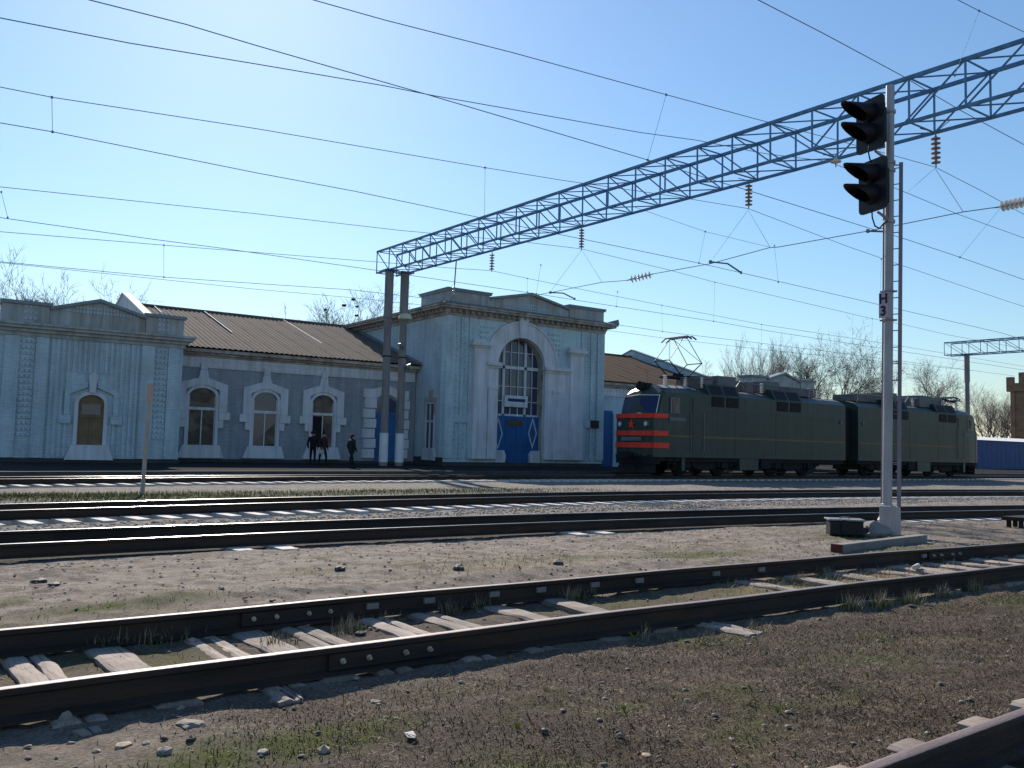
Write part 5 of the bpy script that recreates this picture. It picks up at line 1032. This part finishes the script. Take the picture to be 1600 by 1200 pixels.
# ------------------------------------------------------------------ bare trees: trunk and limbs, and a crown of branches and twigs
def segmesh(name, P, Q, R0, R1, mt, parent, n=4):
    P = np.array(P); Q = np.array(Q); R0 = np.array(R0); R1 = np.array(R1); d = Q-P; d /= np.linalg.norm(d, axis=1)[:,None]+1e-9
    u = np.where(np.abs(d[:,2:3]) < .9, np.array([[0,0,1.]]), np.array([[1.,0,0]])); a = np.cross(d, u); a /= np.linalg.norm(a, axis=1)[:,None]; b = np.cross(a, d)
    t = np.arange(n)*2*math.pi/n; ring = a[:,None,:]*np.cos(t)[None,:,None]+b[:,None,:]*np.sin(t)[None,:,None]
    V = np.concatenate([P[:,None,:]+ring*R0[:,None,None], Q[:,None,:]+ring*R1[:,None,None]], 1).reshape(-1,3)
    base = (np.arange(len(P))*2*n)[:,None,None]; k = np.arange(n); q = np.stack([k,(k+1)%n,(k+1)%n+n,k+n], -1)[None]
    return numesh(name, V, (base+q).reshape(-1,4), [mt], parent, org=tuple(ORG[parent.name]))
def tree(px, Y, py_base_z, py_top, spread, label, seed, mt='bark', dense=1.0, multi=1, upright=.5, lean=0):
    r = random.Random(seed); base = PY(px, 700, Y); base.z = py_base_z; H = PY(px, py_top, Y).z-base.z
    T = thing('bare_tree', label, 'tree', base, 'bare trees behind the station and yard')
    A = ([],[],[],[]); C_ = ([],[],[],[])
    def grow(p, d, L, rad, lev):
        nseg = (6,5,4,3,3)[lev]; D = A if lev <= 1 else C_; cur = p
        for s in range(nseg):
            w_ = .13+.05*lev; d = (d+Vector((r.uniform(-w_,w_), r.uniform(-w_,w_), r.uniform(-w_*.6,w_*.6)+.07*upright))).normalized()
            nx = cur+d*(L/nseg); ra = rad*(1-.7*s/nseg); rb = rad*(1-.7*(s+1)/nseg)
            D[0].append(cur[:]); D[1].append(nx[:]); D[2].append(ra); D[3].append(rb); cur = nx
            if lev < 4 and s >= (2 if lev == 0 else 1):
                for _ in range(2 if (r.random() < .8*dense or s == nseg-1) else 1):
                    az = r.uniform(0, 2*math.pi); an = r.uniform(.35,.85)*spread
                    t = Vector((0,0,1)) if abs(d.z) < .9 else Vector((1,0,0)); e1 = d.cross(t).normalized(); e2 = d.cross(e1)
                    nd = (d*math.cos(an)+(e1*math.cos(az)+e2*math.sin(az))*math.sin(an)); nd.z += .22*upright
                    grow(cur, nd.normalized(), L*r.uniform(.42,.66)*(1 if lev else .85), max(.016, rb*r.uniform(.55,.8)), lev+1)
    for m_ in range(multi):
        a = 6.28*m_/max(1,multi)+r.uniform(-.4,.4); k = .0 if multi == 1 else .38
        grow(base+Vector((math.cos(a)*.2*(multi > 1), math.sin(a)*.2*(multi > 1), -.2)), Vector((math.cos(a)*k+lean, math.sin(a)*k, 1)).normalized(), H*r.uniform(.50,.62), H*.027/(multi**.4), 0)
    segmesh('trunk', *A, M[mt], T, 6); segmesh('crown', *C_, M[mt], T, 3); return T, base, H
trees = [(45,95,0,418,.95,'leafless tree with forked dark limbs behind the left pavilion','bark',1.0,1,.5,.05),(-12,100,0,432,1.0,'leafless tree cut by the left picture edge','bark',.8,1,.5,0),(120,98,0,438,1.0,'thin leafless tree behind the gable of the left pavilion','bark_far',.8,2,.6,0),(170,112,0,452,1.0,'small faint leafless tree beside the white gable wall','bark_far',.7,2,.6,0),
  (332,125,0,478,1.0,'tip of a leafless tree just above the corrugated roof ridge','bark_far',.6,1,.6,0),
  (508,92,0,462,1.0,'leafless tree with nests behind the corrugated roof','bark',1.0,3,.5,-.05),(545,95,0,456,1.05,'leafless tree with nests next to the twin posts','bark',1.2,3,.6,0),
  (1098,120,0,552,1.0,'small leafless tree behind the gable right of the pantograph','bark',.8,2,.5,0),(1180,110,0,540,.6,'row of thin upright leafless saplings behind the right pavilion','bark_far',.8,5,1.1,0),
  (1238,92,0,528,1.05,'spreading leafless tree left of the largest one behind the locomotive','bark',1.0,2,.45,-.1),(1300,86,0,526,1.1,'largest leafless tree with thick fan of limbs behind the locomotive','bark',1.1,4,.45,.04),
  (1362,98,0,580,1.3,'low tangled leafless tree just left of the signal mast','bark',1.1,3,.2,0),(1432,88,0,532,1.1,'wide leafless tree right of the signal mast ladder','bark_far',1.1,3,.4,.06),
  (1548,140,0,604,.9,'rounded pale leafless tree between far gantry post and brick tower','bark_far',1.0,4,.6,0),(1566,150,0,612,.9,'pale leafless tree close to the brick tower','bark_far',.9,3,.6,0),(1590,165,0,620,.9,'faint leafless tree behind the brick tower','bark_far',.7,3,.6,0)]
for k, (px, Y, zb, pt, sp, lb, mt_n, de, mu, upr, le) in enumerate(trees): tree(px, Y, zb, pt, sp, lb, 100+k*7, mt_n, de, mu, upr, le)
for k, (px, py, s, lb) in enumerate(((552,468,0.36,'dark round nest highest in the bare trees by the twin posts'),(558,479,0.28,'flat dark nest just below the highest one'),(538,477,0.41,'slanting nest left of the highest one'),(508,484,0.3,'leftmost dark nest in the bare trees'),(557,493,0.33,'lowest dark nest near the roof ridge'))):
    s *= .55; p = PY(px, py, 92); r = random.Random(k); mb = MB()
    for j in range(70):
        a = r.uniform(0,6.28); q = Vector((math.cos(a)*s*r.uniform(.3,.9), math.sin(a)*s*r.uniform(.3,.9), r.uniform(-.5,.4)*s)); d = Vector((-math.sin(a)+r.uniform(-.5,.5), math.cos(a)+r.uniform(-.5,.5), r.uniform(-.4,.4)))*s*.6
        mb.bar(p+q-d, p+q+d, .07*s+.03)
    tag(part('bird_nest', mb, M['nest'], None, org=p), lb, 'nest', 'nests in the bare trees')

# ------------------------------------------------------------------ people on the platform
def person(px, py, label, coat, legs, face, hat=None, bagpos=None, stride=.12, H=1.7, yy=None):
    p = PZ(px, py, .1); T = thing('person', label, 'person', p); s = H/1.7; ca, sa = math.cos(face), math.sin(face)
    W = lambda f, l, u: Vector((f*ca-l*sa, f*sa+l*ca, u))*s
    def skin(name, nodes, edges, mt):
        me = bpy.data.meshes.new(name); me.from_pydata([W(*n_[:3]) for n_ in nodes], edges, []); o = bpy.data.objects.new(name, me); COL.objects.link(o)
        md = o.modifiers.new('skin', 'SKIN'); md.use_smooth_shade = True
        for k, n_ in enumerate(nodes): me.skin_vertices[0].data[k].radius = (n_[3]*s, (n_[4] if len(n_) > 4 else n_[3])*s)
        me.skin_vertices[0].data[0].use_root = True
        o.modifiers.new('sub', 'SUBSURF').levels = 1; bpy.context.view_layer.update()
        m2 = bpy.data.meshes.new_from_object(o.evaluated_get(bpy.context.evaluated_depsgraph_get())); bpy.data.objects.remove(o); m2.materials.clear(); m2.materials.append(mt)
        q = bpy.data.objects.new(name, m2); COL.objects.link(q); q.parent = T; ORG[q.name] = p; return q
    body = [(0,0,.95,.13,.16),(0,0,1.15,.12,.16),(.0,0,1.36,.11,.19),(.01,0,1.46,.06,.08),(.02,0,1.53,.052),(.03,0,1.60,.075,.085),(.03,0,1.67,.078),(0,.09,.86,.095),(stride,.10,.48,.068),(stride*.9,.10,.09,.045),(stride*.9+.13,.11,.04,.04),(0,-.09,.86,.095),(-stride,-.10,.48,.068),(-stride*1.25,-.10,.09,.045),(-stride*1.25+.13,-.11,.04,.04),
        (0,.19,1.40,.065),(-.05,.26,1.14,.052),(.08,.25,.92,.042),(.12,.24,.84,.04),(0,-.19,1.40,.065),(-.04,-.26,1.14,.052),(.10,-.25,.92,.042),(.14,-.24,.84,.04)]
    ed = [(0,1),(1,2),(2,3),(3,4),(4,5),(5,6),(0,7),(7,8),(8,9),(9,10),(0,11),(11,12),(12,13),(13,14),(2,15),(15,16),(16,17),(17,18),(2,19),(19,20),(20,21),(21,22)]
    bo = skin('body', body, ed, M[legs])
    skin('coat', [(0,0,.98,.165,.20),(0,0,1.2,.145,.185),(0,0,1.38,.125,.21),(.01,0,1.47,.075,.09),(0,0,.78,.17,.20),(0,.20,1.41,.075),(-.05,.27,1.14,.066),(.08,.26,.90,.056),(0,-.20,1.41,.075),(-.04,-.27,1.14,.066),(.10,-.26,.90,.056)], [(0,1),(1,2),(2,3),(0,4),(2,5),(5,6),(6,7),(2,8),(8,9),(9,10)], M[coat])
    mb = MB(); c = p+W(.035,0,1.61); mb.lathe(c-Vector((0,0,.11*s)), [(.045*s,0),(.075*s,.04*s),(.088*s,.11*s),(.085*s,.17*s),(.05*s,.23*s)], 12); mb.lathe(c+W(.085,0,-.01), [(.018*s,0),(.008*s,.03*s)], 6, axis=W(1,0,-.2)); hd = part('head', mb, M['skin'], T, sm=60)
    for l in (-.03,.03): mb = MB(); mb.lathe(c+W(.076,l,.025), [(.010*s,0),(.008*s,.01*s)], 6, axis=W(1,0,0)); part('eye', mb, M['black'], hd)
    for l in (-.088,.088): mb = MB(); mb.lathe(c+W(0,l,.0), [(.012*s,-.02*s),(.02*s,0),(.012*s,.02*s)], 6, axis=W(0,1,0)); part('ear', mb, M['skin'], hd)
    mb = MB(); mb.box(*(lambda m_: (m_.x-.02*s,m_.x+.02*s,m_.y-.02*s,m_.y+.02*s,m_.z-.004,m_.z+.004))(c+W(.072,0,-.055))); part('mouth', mb, M['coat_maroon'], hd)
    hz = .115 if hat != 'wide' else .15; mb = MB(); k = 1.0 if hat != 'wide' else 1.45
    mb.lathe(c+W(-.012,0,.015), [(.094*s*k,0),(.104*s*k,.05*s),(.092*s*k,hz*.8*s),(.05*s,hz*1.15*s)], 12); mb.lathe(c+W(-.055,0,-.08), [(.06*s,0),(.075*s,.1*s)], 10); part('hair' if not hat else 'hat', mb, M['coat_black'], hd, sm=60)
    for l, e in ((.24,.12),(-.24,.14)):
        hb = p+W(e, l, .83); mb = MB(); mb.lathe(hb-Vector((0,0,.055*s)), [(.022*s,0),(.036*s,.04*s),(.03*s,.09*s)], 8)
        for f_ in range(4): o_ = W(.012*(f_-1.5), 0, -.05); mb.tube([hb+o_, hb+o_+W(.012,-.01 if l > 0 else .01,-.045-.006*(f_ in (1,2))), hb+o_+W(.03,-.012 if l > 0 else .012,-.075)], .0085*s, 5)
        mb.tube([hb+W(.03,0,-.01), hb+W(.055,0,-.045)], .010*s, 5); part('hand', mb, M['skin'], T)
    for st_, l in ((stride*.9,.105),(-stride*1.25,-.105)): q = p+W(st_+.05, l, 0); mb = MB(); a = W(1,0,0).normalized(); mb.bar(q-a*.10*s+Vector((0,0,.045*s)), q+a*.16*s+Vector((0,0,.035*s)), .095*s, .09*s); part('shoe', mb, M['coat_black'], T, bev=.02)
    if bagpos:
        q = p+W(*bagpos); B = thing('handbag', 'small pale bag held by the person in the maroon jacket', 'bag', q); mb = MB(); mb.box(q.x-.14,q.x+.14,q.y-.06,q.y+.06,q.z-.22,q.z); part('pouch', mb, M['bag'], B, bev=.03); mb = MB(); mb.tube([q+Vector((-.09,0,0)), q+Vector((-.05,0,.12)), q+Vector((.05,0,.12)), q+Vector((.09,0,0))], .012, 5); part('strap', mb, M['bag'], B)
person(488, 725.5, 'person in black coat and wide fur hat on the platform, left of the pair', 'coat_black', 'trousers', -1.9, 'wide', None, .10, 1.78)
person(504, 726.5, 'person in maroon jacket walking beside the fur hatted one', 'coat_maroon', 'trousers', -1.2, None, (.16,-.27,.80), .14, 1.74)
person(548.5, 731.5, 'person in long dark green coat standing alone near the twin posts', 'coat_green', 'trousers', .25, None, None, .16, 1.62)

# ------------------------------------------------------------------ loose stones, litter and plants
def gzat(x, y): return float(ground_z(np.array([x]), np.array([y]))[0])
SHAPES = ('stone', 'stone_tan', 'stone_dark')
BIG = [(105,1127,.065,1,.7,'tan boulder under the near rail at the lower left'),(150,1138,.05,0,.5,'grey stone right of the tan boulder'),(130,1143,.06,0,.4,'flat pale stone below the tan boulder'),(300,1135,.085,0,.30,'long flat pale stone slab below the near rail'),
 (255,1183,.055,0,.6,'light grey angular stone at the bottom edge'),(150,1175,.04,2,.5,'dark stone near the lower left corner'),(298,1165,.045,2,.5,'dark slag lump near the bottom edge'),(192,1170,.05,1,.4,'tan flat stone near the lower left corner'),(228,1168,.04,0,.4,'small whitish stone near the bottom edge'),
 (300,1005,.06,1,.6,'rounded stone between the rails at left'),(563,990,.06,2,.9,'dark cube like stone between the rails'),(282,1105,.035,1,.8,'small round stone touching the near rail shadow'),(588,1092,.05,0,.6,'half buried grey stone in the dead turf'),(530,902,.09,2,.6,'dark stone lying on the pale dirt strip'),(716,902,.09,2,.6,'dark stone on the dirt strip left of the grass'),
 (872,893,.10,2,.7,'dark lump beside the far rail of the siding'),(60,918,.10,2,.5,'dark stone at the left on the dirt strip'),(84,928,.07,2,.5,'dark pebble pair at the left on the dirt strip'),(1143,1149,.030,0,.35,'flat pale stone in the turf at lower right'),(1010,1175,.035,1,.4,'orange tinted flat stone at the bottom'),(505,1172,.05,1,.6,'brown stone beside the green tuft'),(410,1180,.05,0,.5,'pale stone at the lower left turf'),
 (432,1090,.05,0,.6,'whitish stone at the rail shadow edge'),(445,1088,.04,0,.7,'small grey stone next to the broken sleeper end'),(1450,946,.07,2,.5,'dark red stone under the siding rail at right'),(1425,947,.06,2,.5,'dark stone next to the dark red one'),(1350,942,.10,0,.5,'whitish stone in the weeds under the rail')]
for k, (px, py, r_, m_, fl, lb) in enumerate(BIG):
    p = PZ(px, py, -.2); z = gzat(p.x, p.y); r_ *= .78; rock('stone', (p.x, p.y, z+r_*.10), r_, M[SHAPES[m_]], 50+k, fl, lb, 'stone', 'loose stones in the yard')
wp = PZ(643,1155,-.2); mb = MB(); r = random.Random(2); V = []
for k in range(14): V.append((wp.x+r.uniform(-.03,.03), wp.y+r.uniform(-.07,.06), -.19+r.uniform(0,.025)))
mb.add(V, [(k, (k+3)%14, (k+5)%14) for k in range(14)]+[(k, (k+1)%14, (k+6)%14) for k in range(14)]); tag(part('paper_scrap', mb, M['paper'], None, org=wp), 'crumpled white paper scrap in the dead turf', 'litter')
wp = PZ(1432,889,-.17); mb = MB(); mb.lathe((wp.x,wp.y,-.14), [(.03,-.12),(.035,-.1),(.035,.10),(.012,.14),(.012,.16)], 10, axis=(.9,.3,.02)); tag(part('plastic_bottle', mb, M['paper'], None, sm=40, org=wp), 'white plastic bottle lying between the siding rails at right', 'litter')
def sprout(px, py, h, lb, n_=5, seed=0, mt='sprout'):
    p = PZ(px, py, -.2); p.z = gzat(p.x, p.y); r = random.Random(seed); T = thing('sprout', lb, 'plant', p, 'green sprouts in the turf')
    for k in range(n_):
        a = r.uniform(0,6.28); e = Vector((math.cos(a)*r.uniform(.25,.6), math.sin(a)*r.uniform(.25,.6), 1)).normalized()*h*r.uniform(.7,1); s_ = Vector((-math.sin(a), math.cos(a), 0))*h*.16
        mb = MB(); mb.add([p, p+e*.5+s_, p+e, p+e*.5-s_, p+e*.5+Vector((0,0,-.003))], [(0,1,4),(1,2,4),(2,3,4),(3,0,4)]); part('leaf', mb, M[mt], T)
for k, (px, py, h, lb) in enumerate(((990,1001,.09,'bright yellow green sprout under the near rail'),(808,1137,.06,'yellow green sprout left of the turf centre'),(798,1030,.05,'tiny green sprout at the near rail shadow edge'),(975,1112,.05,'small leafy green plant in the turf centre'),(1215,1113,.05,'yellow green rosette at the lower right turf'),(1355,1062,.05,'small green rosette in the right turf'),(1052,1094,.04,'faint green sprout right of the turf centre'))): sprout(px, py, h, lb, 6, k)

# uncountable cover: pebbles, ballast, straw, grass
def scatter_xy(n_, x0, x1, y0, y1, seed, bias=1.0):
    r = np.random.default_rng(seed); u = r.random(n_)**bias; y = y0+(y1-y0)*u; x = x0+(x1-x0)*r.random(n_); x = np.minimum(x, 2.7*y+2); return x, y, r
def pebbles(name, x, y, s, mt, r, sink=.25, flat=.6):
    n_ = len(x); z = ground_z(x, y)
    base = np.array([(1,0,0),(-1,0,0),(0,1,0),(0,-1,0),(0,0,1),(0,0,-.6),(.6,.6,.5),(-.6,.6,.45),(-.6,-.6,.5),(.6,-.6,.5)], float)
    tri = np.array([(4,6,7),(4,7,8),(4,8,9),(4,9,6),(0,6,9),(2,7,6),(1,8,7),(3,9,8),(0,2,6),(2,1,7),(1,3,8),(3,0,9)])
    V = base[None]*(1+.35*(r.random((n_,10,1))-.5)); V = V*np.stack([np.ones(n_), .6+.5*r.random(n_), flat*(.7+.5*r.random(n_))], -1)[:,None,:]
    a = r.random(n_)*6.28; ca, sa = np.cos(a)[:,None], np.sin(a)[:,None]; X_ = V[...,0]*ca-V[...,1]*sa; Y_ = V[...,0]*sa+V[...,1]*ca
    V = np.stack([X_, Y_, V[...,2]], -1)*s[:,None,None]; V += np.stack([x, y, z+s*sink], -1)[:,None,:]
    o = numesh(name, V.reshape(-1,3), (np.arange(n_)[:,None,None]*10+tri[None]).reshape(-1,3), [mt]); return o
def inTrack(x, y, i, lo, hi): t = trackY(i, x); return (y > t+lo) & (y < t+hi)
def clear_rail(x, y, s):
    k = np.ones(len(x), bool)
    for i in (0,1,2,3):
        for off in (0, G): k &= np.abs(y-trackY(i, x)-off) > .09+s
    return k
x, y, r = scatter_xy(11000, -3, 26, 2.3, 12.4, 1, 1.0); s = .005+.022*r.random(len(x))**4; k = clear_rail(x, y, s) & ((y > trackY(1, x)-.1) | (r.random(len(x)) < .35)); tag(pebbles('pebbles', x[k], y[k], s[k], M['stone'], r), kind='stuff')
x, y, r = scatter_xy(2600, -3, 20, 2.3, 12, 2, 1.0); s = .005+.02*r.random(len(x))**4; k = clear_rail(x, y, s) & ((y > trackY(1, x)-.1) | (r.random(len(x)) < .9)); tag(pebbles('pale_pebbles', x[k], y[k], s[k], M['concrete'], r, .2, .45), kind='stuff')
x, y, r = scatter_xy(1800, -2, 18, 2.3, 12, 3); s = .006+.022*r.random(len(x))**4; k = clear_rail(x, y, s) & ((y > trackY(1, x)-.1) | (r.random(len(x)) < .4)); tag(pebbles('dark_pebbles', x[k], y[k], s[k], M['stone_dark'], r), kind='stuff')
r = np.random.default_rng(5); n_ = 30000; x = -2+40*r.random(n_); i3 = r.random(n_) < .5; y = np.where(i3, trackY(3, x)-2.6+6.2*r.random(n_), trackY(2, x)+1.9+1.6*r.random(n_)); s = .016+.026*r.random(n_); k = clear_rail(x, y, s*.6) & ~inTrack(x, y, 3, -1.1, 2.5)
tag(pebbles('track_ballast', x[k], y[k], s[k], M['stone'], r, .1, .7), kind='stuff')
def blades(name, x, y, L, wd, mt, r, elev, seed_curve=.4):
    n_ = len(x); z = ground_z(x, y)-.004; az = r.random(n_)*6.28; el = elev[0]+(elev[1]-elev[0])*r.random(n_)
    d = np.stack([np.cos(az)*np.cos(el), np.sin(az)*np.cos(el), np.sin(el)], -1); s_ = np.stack([-np.sin(az), np.cos(az), 0*az], -1)*wd[:,None]; p = np.stack([x, y, z], -1); L = L[:,None]
    m_ = p+d*L*.55; t = p+d*L+np.stack([np.cos(az), np.sin(az), -.5*np.ones(n_)], -1)*L*seed_curve*(.3+.7*r.random((n_,1)))*.5; t[:,2] = np.maximum(t[:,2], z+.003)
    V = np.stack([p-s_, p+s_, m_-s_*.8, m_+s_*.8, t], 1).reshape(-1,3); b = np.arange(n_)[:,None]*5
    F = np.concatenate([b+np.array([[0,1,3]]), b+np.array([[0,3,2]]), b+np.array([[2,3,4]])], 0); return tag(numesh(name, V, F, [mt]), kind='stuff')
def masked(n_, x0, x1, y0, y1, seed, fn, bias=1.0):
    x, y, r = scatter_xy(n_, x0, x1, y0, y1, seed, bias); k = (r.random(n_) < fn(x, y)) & clear_rail(x, y, .0); return x[k], y[k], r
nearm = lambda x, y: np.clip((trackY(1, x)-.1-y)/.4, 0, 1)*np.clip(1-1.4*bump_at(x, y, .6, 4.5, 1.0, .9), 0, 1)
gv = lambda x, y: field(GREENS, x, y); dv = lambda x, y: field(DRY, x, y)
pat = lambda x, y, s=1.4, q=61: np.clip(fbm(x, y, s, q)*2.2+.5, 0, 1)
M['grass_grey'] = veg('grey_straw', (.27,.235,.19)); M['moss'] = veg('olive_moss', (.082,.070,.038)); M['grass_red'] = veg('reddish_dead_stalks', (.13,.085,.06))
x, y, r = masked(150000, -2, 15, 2.2, 6.2, 20, lambda x, y: .9*nearm(x, y)*pat(x, y)**1.5+.06, 1.25); blades('straw_litter', x, y, .015+.06*r.random(len(x))**2, .0007+.0012*r.random(len(x)), M['grass_dry'], r, (0, .4))
x, y, r = masked(120000, -2, 15, 2.2, 6.2, 26, lambda x, y: .9*nearm(x, y)*pat(x, y, 2.2, 91)+.03, 1.25); blades('grey_litter', x, y, .012+.04*r.random(len(x))**2, .0010+.0015*r.random(len(x)), M['grass_grey'], r, (0, .6))
x, y, r = masked(180000, -2, 15, 2.2, 6.2, 21, lambda x, y: .95*nearm(x, y)+.05, 1.25); blades('dead_turf', x, y, .012+.035*r.random(len(x)), .0012+.0020*r.random(len(x)), M['grass_brown'], r, (.05, 1.1))
x, y, r = masked(120000, -2, 15, 2.2, 6.2, 27, lambda x, y: .9*nearm(x, y)*pat(x, y, 1.1, 44)**2, 1.25); blades('red_turf', x, y, .010+.03*r.random(len(x)), .0012+.0020*r.random(len(x)), M['grass_red'], r, (.05, 1.0))
x, y, r = masked(160000, -2, 15, 2.2, 6.2, 28, lambda x, y: .9*nearm(x, y)*pat(x, y, 1.6, 72)**2+.3*gv(x, y), 1.25); blades('moss_tufts', x, y, .008+.018*r.random(len(x)), .0016+.0026*r.random(len(x)), M['moss'], r, (.4, 1.4))
x, y, r = masked(110000, -2, 26, 2.25, 12, 22, lambda x, y: 0.7*gv(x, y)+.09*nearm(x, y)*pat(x, y, 2.0, 83)**2+.01, 1.2); blades('green_grass', x, y, .02+.045*r.random(len(x)), .0012+.0022*r.random(len(x)), M['grass_green'], r, (.4, 1.4))
x, y, r = masked(60000, 3, 26, 5.5, 12, 23, lambda x, y: .9*dv(x, y), 1.0); blades('dry_grass', x, y, .04+.10*r.random(len(x)), .0015+.002*r.random(len(x)), M['grass_dry'], r, (.6, 1.45))
x, y, r = scatter_xy(60000, 0, 22, 21, 26.5, 24); k = r.random(len(x)) < .8*gv(x, y)+.1; blades('strip_grass', x[k], y[k], .05+.09*r.random(k.sum()), .004+.005*r.random(k.sum()), M['grass_green'], r, (.5, 1.4))
x, y, r = masked(900, -1, 15, 2.3, 6, 25, lambda x, y: .5*nearm(x, y)+.05); blades('twigs', x, y, .06+.16*r.random(len(x))**2, .0016+.0018*r.random(len(x)), M['bark_far'], r, (0, .2), .25)
# weeds standing against the siding rails
WX = [(px, py, n_, h) for px, py, n_, h in ((430,1005,9,.16),(545,985,22,.17),(610,970,8,.12),(700,955,16,.18),(745,950,10,.16),(895,935,26,.18),(920,930,18,.16),(1075,905,14,.15),(1250,905,24,.17),(1290,895,24,.16),(1330,950,26,.20),(1375,945,30,.22),(1425,940,26,.20),(1470,930,18,.18),(1110,1000,8,.16),(1010,995,5,.15),(165,1010,14,.17),(225,1005,12,.15),(280,1000,8,.12),(1520,920,20,.16),(1180,985,8,.14))]
PX_, PY_ = [], []; rr = np.random.default_rng(9); hh = []
for px, py, n_, h in WX:
    p = PZ(px, py, -.19); PX_ += list(p.x+rr.normal(0,.07,n_*3)); PY_ += list(p.y+rr.normal(0,.035,n_*3)); hh += list(h*(.5+.6*rr.random(n_*3)))
blades('rail_weeds', np.array(PX_), np.array(PY_), np.array(hh), np.full(len(hh), .0022), M['grass_dry'], rr, (1.0, 1.5), .2)
PX2 = np.array(PX_)+rr.normal(0,.03,len(PX_)); blades('rail_weed_leaves', PX2, np.array(PY_)+rr.normal(0,.02,len(PX_)), np.array(hh)*.6, np.full(len(hh), .004), M['grass_green'], rr, (.7, 1.4), .4)
